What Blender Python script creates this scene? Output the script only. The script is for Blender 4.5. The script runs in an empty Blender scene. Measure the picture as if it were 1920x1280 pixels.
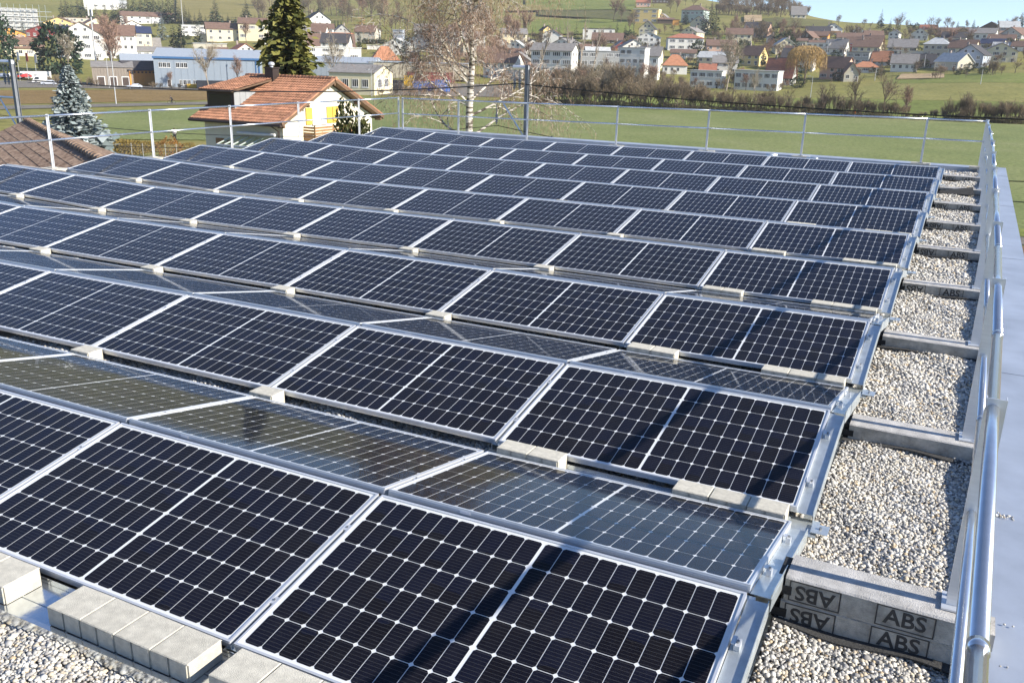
import bpy, math, random
import numpy as np
from mathutils import Vector, Matrix

rnd = random.Random(11)
nrs = np.random.RandomState(5)
scene = bpy.context.scene
col = scene.collection
R = math.radians

# ------------------------------------------------------------------ camera
CAM = Vector((0.5074, -3.2186, 2.0184))
YAW, PITCH, ROLL, FPX = R(-26.350), R(17.689), R(1.4816), 1680.4
cf = Vector((math.sin(YAW) * math.cos(PITCH), math.cos(YAW) * math.cos(PITCH), -math.sin(PITCH)))
cr0 = Vector((math.cos(YAW), -math.sin(YAW), 0.0))
cu0 = cr0.cross(cf)
cr = cr0 * math.cos(ROLL) + cu0 * math.sin(ROLL)
cu = cu0 * math.cos(ROLL) - cr0 * math.sin(ROLL)
cam_data = bpy.data.cameras.new('camera')
cam_data.sensor_width = 36.0
cam_data.lens = 36.0 * FPX / 1920.0
cam_data.clip_start = 0.05
cam_data.clip_end = 6000.0
cam = bpy.data.objects.new('camera', cam_data)
cam.matrix_world = Matrix(((cr.x, cu.x, -cf.x, CAM.x), (cr.y, cu.y, -cf.y, CAM.y), (cr.z, cu.z, -cf.z, CAM.z), (0, 0, 0, 1)))
col.objects.link(cam)
scene.camera = cam

# ------------------------------------------------------------------ sky, sun, exposure
SUN_AZ = R(88.0)          # clockwise from +Y: the sun stands to the right of the roof
SUN_EL = R(28.0)
world = bpy.data.worlds.new('World')
scene.world = world
world.use_nodes = True
wn = world.node_tree.nodes
sky = wn.new('ShaderNodeTexSky')
sky.sky_type = 'NISHITA'
sky.sun_disc = False
sky.sun_elevation = SUN_EL
sky.sun_rotation = SUN_AZ
sky.altitude = 500.0
sky.air_density = 0.7
sky.dust_density = 0.15
sky.ozone_density = 4.5
bg = wn['Background']
bg.inputs['Strength'].default_value = 0.12
world.node_tree.links.new(sky.outputs['Color'], bg.inputs['Color'])
sun_data = bpy.data.lights.new('sun', 'SUN')
sun_data.energy = 5.0
sun_data.angle = R(0.53)
sun_data.color = (1.0, 0.93, 0.82)
sun = bpy.data.objects.new('sun', sun_data)
sdir = Vector((math.sin(SUN_AZ) * math.cos(SUN_EL), math.cos(SUN_AZ) * math.cos(SUN_EL), math.sin(SUN_EL)))
sun.rotation_euler = sdir.to_track_quat('Z', 'Y').to_euler()
sun.location = (30, 0, 40)
col.objects.link(sun)
scene.view_settings.view_transform = 'Standard'
scene.view_settings.look = 'None'
scene.view_settings.exposure = 0.92
scene.view_settings.gamma = 1.0
scene.view_settings.use_curve_mapping = False
scene.render.engine = 'CYCLES'
scene.cycles.max_bounces = 6
scene.cycles.diffuse_bounces = 2
scene.cycles.glossy_bounces = 3
scene.cycles.transparent_max_bounces = 12
scene.cycles.caustics_reflective = False
scene.cycles.caustics_refractive = False
scene.cycles.use_denoising = True

# ------------------------------------------------------------------ helpers
class MB:
    """collects faces; build() links them as ONE mesh object"""
    def __init__(s):
        s.v, s.f, s.m = [], [], []
    def face(s, pts, mi=0):
        i = len(s.v); s.v.extend([tuple(p) for p in pts]); s.f.append(tuple(range(i, i + len(pts)))); s.m.append(mi); return s
    def hexa(s, p, mi=0):
        i = len(s.v); s.v.extend([tuple(q) for q in p])
        for f in ((0, 3, 2, 1), (4, 5, 6, 7), (0, 1, 5, 4), (1, 2, 6, 5), (2, 3, 7, 6), (3, 0, 4, 7)):
            s.f.append(tuple(i + a for a in f)); s.m.append(mi)
        return s
    def box(s, x0, x1, y0, y1, z0, z1, mi=0):
        return s.hexa([(x0, y0, z0), (x1, y0, z0), (x1, y1, z0), (x0, y1, z0), (x0, y0, z1), (x1, y0, z1), (x1, y1, z1), (x0, y1, z1)], mi)
    def cbox(s, c, sx, sy, sz, rz=0.0, mi=0):
        co, si = math.cos(rz), math.sin(rz); P = []
        for dz in (-sz / 2, sz / 2):
            for dx, dy in ((-sx / 2, -sy / 2), (sx / 2, -sy / 2), (sx / 2, sy / 2), (-sx / 2, sy / 2)):
                P.append((c[0] + dx * co - dy * si, c[1] + dx * si + dy * co, c[2] + dz))
        return s.hexa(P, mi)
    def bar(s, a, b, w, h, mi=0, up=(0, 0, 1)):
        a, b = Vector(a), Vector(b); d = (b - a).normalized(); u = Vector(up)
        r = d.cross(u)
        if r.length < 1e-4: r = d.cross(Vector((1, 0, 0)))
        r.normalize(); u = r.cross(d)
        P = []
        for c in (a, b):
            P += [c - r * w / 2 - u * h / 2, c + r * w / 2 - u * h / 2, c + r * w / 2 + u * h / 2, c - r * w / 2 + u * h / 2]
        i = len(s.v); s.v.extend([tuple(q) for q in P])
        for f in ((0, 1, 2, 3), (7, 6, 5, 4), (0, 4, 5, 1), (1, 5, 6, 2), (2, 6, 7, 3), (3, 7, 4, 0)):
            s.f.append(tuple(i + k for k in f)); s.m.append(mi)
        return s
    def tube(s, pts, rads, n=8, mi=0, cap=True):
        pts = [Vector(p) for p in pts]
        if not hasattr(rads, '__len__'): rads = [rads] * len(pts)
        base = len(s.v); prev = None
        for j, p in enumerate(pts):
            d = (pts[min(j + 1, len(pts) - 1)] - pts[max(j - 1, 0)])
            d = d.normalized() if d.length > 1e-9 else Vector((0, 0, 1))
            if prev is None:
                a = d.cross(Vector((0, 0, 1)))
                if a.length < 1e-3: a = d.cross(Vector((1, 0, 0)))
            else:
                a = prev - d * prev.dot(d)
                if a.length < 1e-6: a = d.cross(Vector((1, 0, 0)))
            a.normalize(); prev = a; b = d.cross(a)
            for k in range(n):
                t = 2 * math.pi * k / n
                s.v.append(tuple(p + (a * math.cos(t) + b * math.sin(t)) * rads[j]))
        for j in range(len(pts) - 1):
            for k in range(n):
                s.f.append((base + j * n + k, base + j * n + (k + 1) % n, base + (j + 1) * n + (k + 1) % n, base + (j + 1) * n + k)); s.m.append(mi)
        if cap:
            s.f.append(tuple(base + k for k in reversed(range(n)))); s.m.append(mi)
            e = base + (len(pts) - 1) * n
            s.f.append(tuple(e + k for k in range(n))); s.m.append(mi)
        return s
    def lathe(s, c, prof, n=12, mi=0):
        return s.tube([(c[0], c[1], c[2] + z) for z, r in prof], [max(r, 1e-4) for z, r in prof], n, mi)
    def mesh(s, name, mats=(), smooth=False):
        me = bpy.data.meshes.new(name)
        me.from_pydata(s.v, [], s.f)
        for m in (mats if isinstance(mats, (list, tuple)) else [mats]): me.materials.append(m)
        if any(s.m): me.polygons.foreach_set('material_index', s.m)
        if smooth: me.polygons.foreach_set('use_smooth', [True] * len(me.polygons))
        me.update()
        return me
    def build(s, name, mats, parent=None, smooth=False, loc=None, rot=None):
        return link(name, s.mesh(name, mats, smooth), parent, loc, rot)

def link(name, me, parent=None, loc=None, rot=None):
    o = bpy.data.objects.new(name, me); col.objects.link(o)
    if parent is not None: o.parent = parent
    if loc is not None: o.location = loc
    if rot is not None: o.rotation_euler = rot
    return o

def tag(o, label=None, cat=None, group=None, kind=None):
    if label: o['label'] = label
    if cat: o['category'] = cat
    if group: o['group'] = group
    if kind: o['kind'] = kind
    return o

def empty(name, loc=(0, 0, 0), rot=(0, 0, 0)):
    o = bpy.data.objects.new(name, None); o.empty_display_size = 0.2; col.objects.link(o)
    o.location = loc; o.rotation_euler = rot
    return o

def struct(o): o['kind'] = 'structure'; return o

ORD = ['first', 'second', 'third', 'fourth', 'fifth', 'sixth', 'seventh', 'eighth', 'ninth', 'tenth', 'eleventh', 'twelfth', 'thirteenth', 'fourteenth', 'fifteenth',
       'sixteenth', 'seventeenth', 'eighteenth', 'nineteenth', 'twentieth', 'twenty-first', 'twenty-second', 'twenty-third', 'twenty-fourth', 'twenty-fifth', 'twenty-sixth',
       'twenty-seventh', 'twenty-eighth', 'twenty-ninth', 'thirtieth', 'thirty-first', 'thirty-second', 'thirty-third', 'thirty-fourth', 'thirty-fifth', 'thirty-sixth']

for t_ in ('thirty', 'forty', 'fifty', 'sixty', 'seventy', 'eighty', 'ninety'):
    for u_ in range(10):
        w_ = (t_[:-1] + 'ieth') if u_ == 0 else t_ + '-' + ORD[u_ - 1]
        if w_ not in ORD: ORD.append(w_)

# ------------------------------------------------------------------ materials
def new_mat(name):
    m = bpy.data.materials.new(name); m.use_nodes = True
    n = m.node_tree.nodes; return m, n, m.node_tree.links, n['Principled BSDF']

def mat(name, c, rough=0.7, metal=0.0, var=0.12, scale=6.0, bump=0.0, bscale=60.0, c2=None, detail=4.0, spec=0.5, obj_var=0.0, stretch=None):
    """base colour varied by noise, optional second colour, fine bump, optional per-object shift"""
    m, n, l, b = new_mat(name)
    b.inputs['Roughness'].default_value = rough
    b.inputs['Metallic'].default_value = metal
    b.inputs['Specular IOR Level'].default_value = spec
    tc = n.new('ShaderNodeTexCoord'); src = tc.outputs['Object']
    if stretch:
        mp = n.new('ShaderNodeMapping'); mp.inputs['Scale'].default_value = stretch
        l.new(src, mp.inputs['Vector']); src = mp.outputs['Vector']
    nz = n.new('ShaderNodeTexNoise'); nz.inputs['Scale'].default_value = scale; nz.inputs['Detail'].default_value = detail; nz.inputs['Roughness'].default_value = 0.6
    l.new(src, nz.inputs['Vector'])
    rp = n.new('ShaderNodeValToRGB')
    rp.color_ramp.elements[0].position = 0.3; rp.color_ramp.elements[1].position = 0.7
    lo = tuple(max(0, k * (1 - var)) for k in c); hi = tuple(min(1, k * (1 + var)) for k in c) if c2 is None else c2
    rp.color_ramp.elements[0].color = (*lo, 1); rp.color_ramp.elements[1].color = (*hi, 1)
    l.new(nz.outputs['Fac'], rp.inputs['Fac'])
    out = rp.outputs['Color']
    if obj_var:
        oi = n.new('ShaderNodeObjectInfo'); mr = n.new('ShaderNodeMapRange')
        mr.inputs['To Min'].default_value = 1 - obj_var; mr.inputs['To Max'].default_value = 1 + obj_var
        l.new(oi.outputs['Random'], mr.inputs['Value'])
        hs = n.new('ShaderNodeHueSaturation'); l.new(mr.outputs['Result'], hs.inputs['Value']); l.new(out, hs.inputs['Color']); out = hs.outputs['Color']
    l.new(out, b.inputs['Base Color'])
    if bump:
        n2 = n.new('ShaderNodeTexNoise'); n2.inputs['Scale'].default_value = bscale; n2.inputs['Detail'].default_value = 5.0
        l.new(src, n2.inputs['Vector'])
        bp = n.new('ShaderNodeBump'); bp.inputs['Strength'].default_value = bump; bp.inputs['Distance'].default_value = 0.02
        l.new(n2.outputs['Fac'], bp.inputs['Height']); l.new(bp.outputs['Normal'], b.inputs['Normal'])
    return m

M = {}
M['alu'] = mat('aluminium', (0.72, 0.74, 0.76), 0.36, 0.5, 0.06, 3, 0.03, 200)
M['alu_bright'] = mat('brushed_aluminium', (0.80, 0.81, 0.82), 0.38, 0.55, 0.05, 8, 0.04, 150, stretch=(1, 1, 12))
M['galv'] = mat('galvanised_steel', (0.62, 0.67, 0.68), 0.36, 0.7, 0.14, 14, 0.03, 90)
M['tray_metal'] = mat('shiny_galvanised_sheet', (0.66, 0.70, 0.74), 0.16, 0.92, 0.1, 6, 0.03, 40)
M['tube'] = mat('aluminium_tube', (0.74, 0.76, 0.78), 0.22, 0.9, 0.06, 10, 0.02, 80)
M['coping'] = mat('coping_sheet_metal', (0.45, 0.49, 0.55), 0.45, 0.45, 0.16, 2.2, 0.05, 3.0, detail=8)
M['concrete'] = mat('concrete_paver', (0.55, 0.52, 0.435), 0.9, 0, 0.16, 30, 0.35, 260, obj_var=0.06)
M['kerb'] = mat('kerb_concrete', (0.47, 0.455, 0.43), 0.92, 0, 0.25, 14, 0.4, 180, obj_var=0.06)
M['kerb_face'] = mat('kerb_moulded_lettering', (0.055, 0.052, 0.048), 0.9, 0, 0.3, 30, 0.3, 180)  # dark colour holds the shading and dirt of the recessed letters and grooves
M['rubber'] = mat('black_rubber', (0.02, 0.02, 0.02), 0.75, 0, 0.3, 30, 0.3, 120)
M['membrane'] = mat('dark_roof_mat', (0.045, 0.045, 0.045), 0.85, 0, 0.3, 20, 0.3, 90)
M['bolt'] = mat('bolt_steel', (0.35, 0.36, 0.37), 0.35, 0.8, 0.1, 20)
M['backsheet'] = mat('white_backsheet', (0.80, 0.81, 0.82), 0.5, 0, 0.03, 20)
M['sticker'] = mat('white_sticker', (0.78, 0.80, 0.84), 0.5, 0, 0.05, 20)

def cell_mat():
    m, n, l, b = new_mat('solar_cell')
    b.inputs['Roughness'].default_value = 0.4
    b.inputs['Specular IOR Level'].default_value = 0.03
    uv = n.new('ShaderNodeUVMap'); sp = n.new('ShaderNodeSeparateXYZ'); l.new(uv.outputs['UV'], sp.inputs['Vector'])
    mu = n.new('ShaderNodeMath'); mu.operation = 'MULTIPLY'; mu.inputs[1].default_value = 9.0; l.new(sp.outputs['Y'], mu.inputs[0])
    fr = n.new('ShaderNodeMath'); fr.operation = 'FRACT'; l.new(mu.outputs[0], fr.inputs[0])
    cm = n.new('ShaderNodeMath'); cm.operation = 'COMPARE'; cm.inputs[1].default_value = 0.5; cm.inputs[2].default_value = 0.028; l.new(fr.outputs[0], cm.inputs[0])
    oi = n.new('ShaderNodeObjectInfo')
    tc = n.new('ShaderNodeTexCoord')
    nz = n.new('ShaderNodeTexNoise'); nz.inputs['Scale'].default_value = 2.2; l.new(tc.outputs['Object'], nz.inputs['Vector'])
    ad = n.new('ShaderNodeMath'); ad.operation = 'ADD'; l.new(oi.outputs['Random'], ad.inputs[0]); l.new(nz.outputs['Fac'], ad.inputs[1])
    fr2 = n.new('ShaderNodeMath'); fr2.operation = 'FRACT'; l.new(ad.outputs[0], fr2.inputs[0])
    rp = n.new('ShaderNodeValToRGB')
    rp.color_ramp.elements[0].color = (0.0072, 0.0060, 0.0072, 1); rp.color_ramp.elements[1].color = (0.0074, 0.0080, 0.0175, 1)
    l.new(fr2.outputs[0], rp.inputs['Fac'])
    mx = n.new('ShaderNodeMixRGB'); mx.inputs['Color2'].default_value = (0.075, 0.075, 0.08, 1)
    l.new(cm.outputs[0], mx.inputs['Fac']); l.new(rp.outputs['Color'], mx.inputs['Color1'])
    l.new(mx.outputs['Color'], b.inputs['Base Color'])
    return m
M['cell'] = cell_mat()

def glass_mat(name, tint=(1, 1, 1), ior=1.5, rough=0.02, dirt=0.0, gain=1.0):
    """thin pane: clear, with a Fresnel mirror on top"""
    m = bpy.data.materials.new(name); m.use_nodes = True
    n, l = m.node_tree.nodes, m.node_tree.links
    n.remove(n['Principled BSDF'])
    tr = n.new('ShaderNodeBsdfTransparent'); tr.inputs['Color'].default_value = (*tint, 1)
    gl = n.new('ShaderNodeBsdfGlossy'); gl.inputs['Roughness'].default_value = rough
    fr = n.new('ShaderNodeFresnel'); fr.inputs['IOR'].default_value = ior
    ge = n.new('ShaderNodeNewGeometry'); mi = n.new('ShaderNodeMapRange')   # the back of the pane sees the inverse index
    mi.inputs['To Min'].default_value = ior; mi.inputs['To Max'].default_value = 1 / ior
    l.new(ge.outputs['Backfacing'], mi.inputs['Value']); l.new(mi.outputs['Result'], fr.inputs['IOR'])
    mx = n.new('ShaderNodeMixShader'); k_ = n.new('ShaderNodeMath'); k_.operation = 'MULTIPLY'; k_.inputs[1].default_value = gain; l.new(fr.outputs[0], k_.inputs[0]); l.new(k_.outputs[0], mx.inputs[0]); l.new(tr.outputs[0], mx.inputs[1]); l.new(gl.outputs[0], mx.inputs[2])
    out = mx.outputs[0]
    if dirt:
        df = n.new('ShaderNodeBsdfDiffuse'); df.inputs['Color'].default_value = (0.42, 0.40, 0.37, 1)
        tc = n.new('ShaderNodeTexCoord'); oi = n.new('ShaderNodeObjectInfo')
        va = n.new('ShaderNodeVectorMath'); va.operation = 'ADD'
        l.new(tc.outputs['Object'], va.inputs[0]); l.new(oi.outputs['Location'], va.inputs[1])
        nz = n.new('ShaderNodeTexNoise'); nz.inputs['Scale'].default_value = 5.0; nz.inputs['Detail'].default_value = 9; nz.inputs['Roughness'].default_value = 0.75
        l.new(va.outputs[0], nz.inputs['Vector'])
        mr = n.new('ShaderNodeMapRange'); mr.inputs['From Min'].default_value = 0.45; mr.inputs['From Max'].default_value = 0.8; mr.inputs['To Max'].default_value = dirt
        l.new(nz.outputs['Fac'], mr.inputs['Value'])
        m2 = n.new('ShaderNodeMixShader'); l.new(mr.outputs['Result'], m2.inputs[0]); l.new(out, m2.inputs[1]); l.new(df.outputs[0], m2.inputs[2]); out = m2.outputs[0]
    l.new(out, n['Material Output'].inputs['Surface'])
    return m
M['pv_glass'] = glass_mat('panel_glass', (0.98, 0.985, 0.98), 1.34, 0.045, 0.02, 0.84)
# ------------------------------------------------------------------ the roof we stand over
PX, PY, TILT = 1.775, 2.2407, 0.1807
PW, PH = 1.755, 1.038
ZK = [0, -.0138, -.0156, -.019, -.0345, -.0422, -.0507, -.0037, .0324]
ROWS = 9
NCOL = {1: 4, 2: 6, 3: 8, 4: 8, 5: 8, 6: 8, 7: 8, 8: 8, 9: 8}
CT, ST = math.cos(TILT), math.sin(TILT)
LOWZ = -PH * ST
TILTB = 0.197
CTB, STB = math.cos(TILTB), math.sin(TILTB)
LOWZB = -PH * STB
ZG = -0.305
GROUND = -10.0
XR, XL, YB, YF = 0.78, -15.2, 20.3, -4.4     # railings and front end
def zoff(x):
    k = min(max(-x / PX, 0), 7.999); i = int(k); return ZK[i] + (ZK[i + 1] - ZK[i]) * (k - i)

bld = empty('flat_roof', (0, 0, GROUND)); struct(bld)
def roofpart(mb, name, m, **k):
    o = mb.build(name, m, bld, **k); o.matrix_parent_inverse = Matrix.Translation((0, 0, -GROUND)); return o
M['stucco'] = mat('pale_render', (0.62, 0.61, 0.58), 0.9, 0, 0.06, 1.5, 0.2, 60)
w = MB(); w.box(XL - 0.22, 1.28, YF, YB + 0.55, GROUND, ZG - 0.06); roofpart(w, 'wall', M['stucco'])
w = MB(); w.box(XL - 0.1, 0.86, YF + 0.01, YB + 0.08, ZG - 0.055, ZG - 0.018); M['grit'] = mat('roof_grit', (.34, .31, .265), .95, 0, .35, 60, .5, 150)
roofpart(w, 'roof_membrane', M['grit'])
# parapet coping, folded from separate metal sheets
def coping_sheet(x0, x1, y0, y1, z):
    b = MB(); b.box(x0, x1, y0 + 0.003, y1 - 0.003, z - 0.018, z)
    return b
CZ = -0.205
ys = [YF, -0.6, 4.3, 9.2, 14.1, 19.0, YB + 0.60]
for a, b in zip(ys[:-1], ys[1:]):
    s = coping_sheet(0.88, 1.31, a, b, CZ)
    s.box(0.88, 0.885, a + 0.003, b - 0.003, ZG - 0.05, CZ - 0.019); s.box(1.304, 1.31, a + 0.003, b - 0.003, CZ - 0.14, CZ - 0.019)
    s.box(0.881, 1.309, b - 0.022, b + 0.018, CZ + 0.0008, CZ + 0.0035)
    roofpart(s, 'coping_sheet', M['coping'])
xs = [XL - 0.22, -13, -10, -7, -4, -1, 0.876]
for i, (a, b) in enumerate(zip(xs[:-1], xs[1:])):
    z = -0.20
    s = MB(); s.box(a + 0.003, b - 0.003, YB + 0.12, YB + 0.60, z - 0.018 , z)
    s.box(a + 0.003, b - 0.003, YB + 0.12, YB + 0.125, ZG - 0.05, z - 0.019); s.box(b - 0.02, b + 0.002, YB + 0.121, YB + 0.599, z + 0.0008, z + 0.0035)
    roofpart(s, 'coping_sheet', M['coping'])
for a, b in zip([YF, 1, 6, 11, 16], [1, 6, 11, 16, YB + 0.11]):
    s = MB(); s.box(XL - 0.25, XL - 0.11, a + 0.003, b - 0.003, -0.345, -0.325); roofpart(s, 'coping_sheet', M['coping'])

# ------------------------------------------------------------------ gravel (uncountable: one object, real pebbles)
ICO_V = []
g = (1 + 5 ** .5) / 2
for a in (-1, 1):
    for b in (-g, g):
        ICO_V += [(0, a, b), (a, b, 0), (b, 0, a)]
ICO_V = np.array(ICO_V) / math.sqrt(1 + g * g)
ICO_F = []
for i in range(12):
    for j in range(i + 1, 12):
        for k in range(j + 1, 12):
            d = [np.linalg.norm(ICO_V[p] - ICO_V[q]) for p, q in ((i, j), (j, k), (i, k))]
            if max(d) < 1.06:
                n_ = np.cross(ICO_V[j] - ICO_V[i], ICO_V[k] - ICO_V[i])
                ICO_F.append((i, j, k) if n_ @ ICO_V[i] > 0 else (i, k, j))
ICO_F = np.array(ICO_F)
def pebbles(regions):
    C, S = [], []
    for (x0, x1, y0, y1, size, layers) in regions:
        step = size * 0.82
        nx, ny = max(1, int((x1 - x0) / step)), max(1, int((y1 - y0) / step))
        for L in range(layers):
            gx, gy = np.meshgrid(np.linspace(x0, x1, nx), np.linspace(y0, y1, ny))
            p = np.stack([gx.ravel(), gy.ravel()], 1) + nrs.uniform(-.5, .5, (nx * ny, 2)) * step
            hill = 0.012 * np.sin(p[:, 0] * 5.1 + 1.3) * np.sin(p[:, 1] * 3.7) + 0.008 * np.sin(p[:, 0] * 11 + p[:, 1] * 7)
            z = ZG - 0.006 + L * size * 0.36 + hill + nrs.uniform(-.3, .3, nx * ny) * size
            C.append(np.column_stack([p, z])); S.append(size * 0.5 * nrs.lognormal(0, .24, nx * ny))
    C = np.concatenate(C); S = np.concatenate(S); N = len(C)
    sc = np.column_stack([nrs.uniform(.85, 1.3, N), nrs.uniform(.75, 1.1, N), nrs.uniform(.5, .8, N)]) * S[:, None]
    V = ICO_V[None] * (1 + nrs.uniform(-.16, .16, (N, 12))[..., None])
    V = V * sc[:, None, :]
    a = nrs.uniform(0, 2 * np.pi, N); t = nrs.normal(0, .45, N)
    ca, sa, ct, st = np.cos(a)[:, None], np.sin(a)[:, None], np.cos(t)[:, None], np.sin(t)[:, None]
    x, y, z = V[..., 0], V[..., 1], V[..., 2]
    y, z = y * ct - z * st, y * st + z * ct
    x, y = x * ca - y * sa, x * sa + y * ca
    V = np.stack([x, y, z], -1) + C[:, None, :]
    F = (ICO_F[None] + (np.arange(N) * 12)[:, None, None]).reshape(-1, 3)
    me = bpy.data.meshes.new('gravel')
    me.vertices.add(N * 12); me.vertices.foreach_set('co', V.reshape(-1))
    me.loops.add(F.size); me.loops.foreach_set('vertex_index', F.reshape(-1).astype(np.int32))
    me.polygons.add(len(F)); me.polygons.foreach_set('loop_start', np.arange(0, F.size, 3, dtype=np.int32))
    me.polygons.foreach_set('use_smooth', np.ones(len(F), dtype=bool))
    pal = np.array([(.52, .50, .45), (.62, .59, .52), (.42, .41, .39), (.35, .34, .33), (.56, .48, .36), (.70, .68, .63), (.36, .34, .31), (.48, .38, .25), (.28, .27, .26), (.60, .55, .45)])
    pr = np.array([.2, .2, .14, .08, .08, .13, .07, .03, .03, .04]); pr /= pr.sum()
    c = pal[nrs.choice(len(pal), N, p=pr)] * nrs.uniform(.85, 1.12, (N, 1))
    ca_ = me.color_attributes.new('stone', 'FLOAT_COLOR', 'POINT')
    ca_.data.foreach_set('color', np.repeat(np.column_stack([c, np.ones(N)]), 12, 0).reshape(-1))
    me.update(); me.validate()
    return me
def gravel_mat():
    m, n, l, b = new_mat('gravel_stone'); b.inputs['Roughness'].default_value = 0.85
    at = n.new('ShaderNodeVertexColor'); at.layer_name = 'stone'
    tc = n.new('ShaderNodeTexCoord'); nz = n.new('ShaderNodeTexNoise'); nz.inputs['Scale'].default_value = 90; nz.inputs['Detail'].default_value = 3
    l.new(tc.outputs['Object'], nz.inputs['Vector'])
    mx = n.new('ShaderNodeMixRGB'); mx.blend_type = 'MULTIPLY'; mx.inputs['Fac'].default_value = 0.5
    rp = n.new('ShaderNodeValToRGB'); rp.color_ramp.elements[0].color = (.6, .6, .6, 1); rp.color_ramp.elements[1].color = (1.25, 1.25, 1.25, 1)
    l.new(nz.outputs['Fac'], rp.inputs['Fac']); l.new(at.outputs['Color'], mx.inputs['Color1']); l.new(rp.outputs['Color'], mx.inputs['Color2'])
    l.new(mx.outputs['Color'], b.inputs['Base Color'])
    return m
M['gravel'] = gravel_mat()
regs = [(0.07, 0.87, -1.6, 1.2, .0185, 2), (0.07, 0.87, 1.2, 3.5, .019, 2), (0.07, 0.87, 3.5, 8, .026, 2), (0.07, 0.87, 8, 20.35, .034, 1),
        (-4.2, 0.07, -2.0, -1.25, .0185, 2), (-15.0, 0.8, 18.95, 20.35, .05, 1)]
for r in range(2, 10):
    y = (r - 1) * PY - 1.021
    s = .024 if r < 4 else .034
    regs.append((-1.0 - PX * NCOL[r - 1] + PX, -0.0, y - 0.22, y + 0.30, s, 1 if r > 3 else 2))
me = pebbles(regs); me.materials.append(M['gravel'])
gv = link('gravel', me); tag(gv, 'loose grey and beige roof gravel around the solar panels', 'gravel', kind='stuff')
# a few stray pebbles on the coping
me = pebbles([(0.93, 1.0, 1.66, 1.70, .015, 1), (0.95, .98, .60, .62, .013, 1), (0.93, .95, .30, .31, .012, 1)])
co = np.zeros(len(me.vertices) * 3); me.vertices.foreach_get('co', co); co = co.reshape(-1, 3); co[:, 2] += CZ - ZG + 0.012
me.vertices.foreach_set('co', co.reshape(-1)); me.materials.append(M['gravel'])
tag(link('stray_pebbles', me), 'few stray pebbles lying on the grey metal coping', 'pebbles', kind='stuff')

# ------------------------------------------------------------------ solar panels
CP, CQ = 0.0846, 0.1644        # cell pitch along the long and the short side
CW, CH = CP - 0.0031, CQ - 0.0031
MIDGAP = 0.013
def cell_centres():
    out = []
    for i in range(20):
        x = (i - 9.5) * CP + (MIDGAP / 2 if i > 9 else -MIDGAP / 2)
        for j in range(6): out.append((x, -PH / 2 + (j - 2.5) * CQ))
    return out
def cell_outline(ch=0.0100):
    w, h = CW / 2, CH / 2
    return [(-w + ch, -h), (w - ch, -h), (w, -h + ch), (w, h - ch), (w - ch, h), (-w + ch, h), (-w, h - ch), (-w, -h + ch)]
def cells_mesh(name, centres, z):
    b = MB(); uvs = []
    for cx, cy in centres:
        o = cell_outline(); b.face([(cx + x, cy + y, z) for x, y in o]); uvs += [(x / CW + .5, y / CH + .5) for x, y in o]
    me = b.mesh(name, M['cell']); uvl = me.uv_layers.new(name='UVMap')
    uvl.data.foreach_set('uv', [k for u in uvs for k in u])
    return me
CELL1 = cells_mesh('solar_cell', [(0, 0)], 0)
CELLS = cells_mesh('cell_grid', cell_centres(), -0.0052)
FL = 0.0105
f = MB()
for (x0, x1, y0, y1) in ((-PW / 2, PW / 2, -FL, 0), (-PW / 2, PW / 2, -PH, -PH + FL), (-PW / 2, -PW / 2 + FL, -PH + FL, -FL), (PW / 2 - FL, PW / 2, -PH + FL, -FL)):
    f.box(x0, x1, y0, y1, -0.035, 0)
for k in (-0.009, -0.017, -0.025):   # extruded ribs of the frame sides
    f.box(-PW / 2 + .002, PW / 2 - .002, 0.0005, 0.0022, k - 0.0022, k + 0.0022); f.box(-PW / 2 + .002, PW / 2 - .002, -PH - 0.0022, -PH - 0.0005, k - 0.0022, k + 0.0022)
FRAME = f.mesh('frame', M['alu'])
b = MB(); b.face([(-PW / 2 + FL, -PH + FL, -.006), (PW / 2 - FL, -PH + FL, -.006), (PW / 2 - FL, -FL, -.006), (-PW / 2 + FL, -FL, -.006)]); BACK = b.mesh('backsheet', M['backsheet'])
b = MB(); b.face([(-PW / 2 + FL, -PH + FL, -.0018), (PW / 2 - FL, -PH + FL, -.0018), (PW / 2 - FL, -FL, -.0018), (-PW / 2 + FL, -FL, -.0018)]); PANE = b.mesh('glass_pane', M['pv_glass'])
b = MB(); b.box(0.42, 0.475, 0.0024, 0.0032, -.023, -.010); STICK = b.mesh('sticker', M['sticker'])
CC = cell_centres()
def panel(row, k, front):
    x = -(k + .5) * PX
    zm = (ZK[k] + ZK[k + 1]) / 2; sl = (ZK[k] - ZK[k + 1]) / PX
    jx, jt = rnd.uniform(-.002, .002), rnd.uniform(-.0015, .0015)
    if front: o = empty('solar_panel', (x + jx, (row - 1) * PY, zm), (TILT + jt, -math.atan(sl), 0))
    else: o = empty('solar_panel', (x + jx, (row - 1) * PY + 0.055, zm + 0.004), (TILTB + jt, math.atan(sl), math.pi))
    side = 'sloping toward the camera' if front else 'sloping away behind the ridge'
    tag(o, '%s solar panel from the gravel walkway, %s row, %s' % (ORD[k], ORD[row - 1], side), 'solar panel', 'solar panels on the flat roof')
    link('frame', FRAME, o); link('backsheet', BACK, o); link('glass_pane', PANE, o)
    near = (row <= 2 and k < 5) or (row == 3 and k < 4 and front)
    if near:
        for cx, cy in CC: link('solar_cell', CELL1, o, (cx, cy, -0.0052))
    else: link('cell_grid', CELLS, o)['kind'] = 'stuff'
    if not front and row < 5: link('sticker', STICK, o)
    return o
for row in range(1, ROWS + 1):
    for k in range(NCOL[row]):
        panel(row, k, True); panel(row, k, False)

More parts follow.
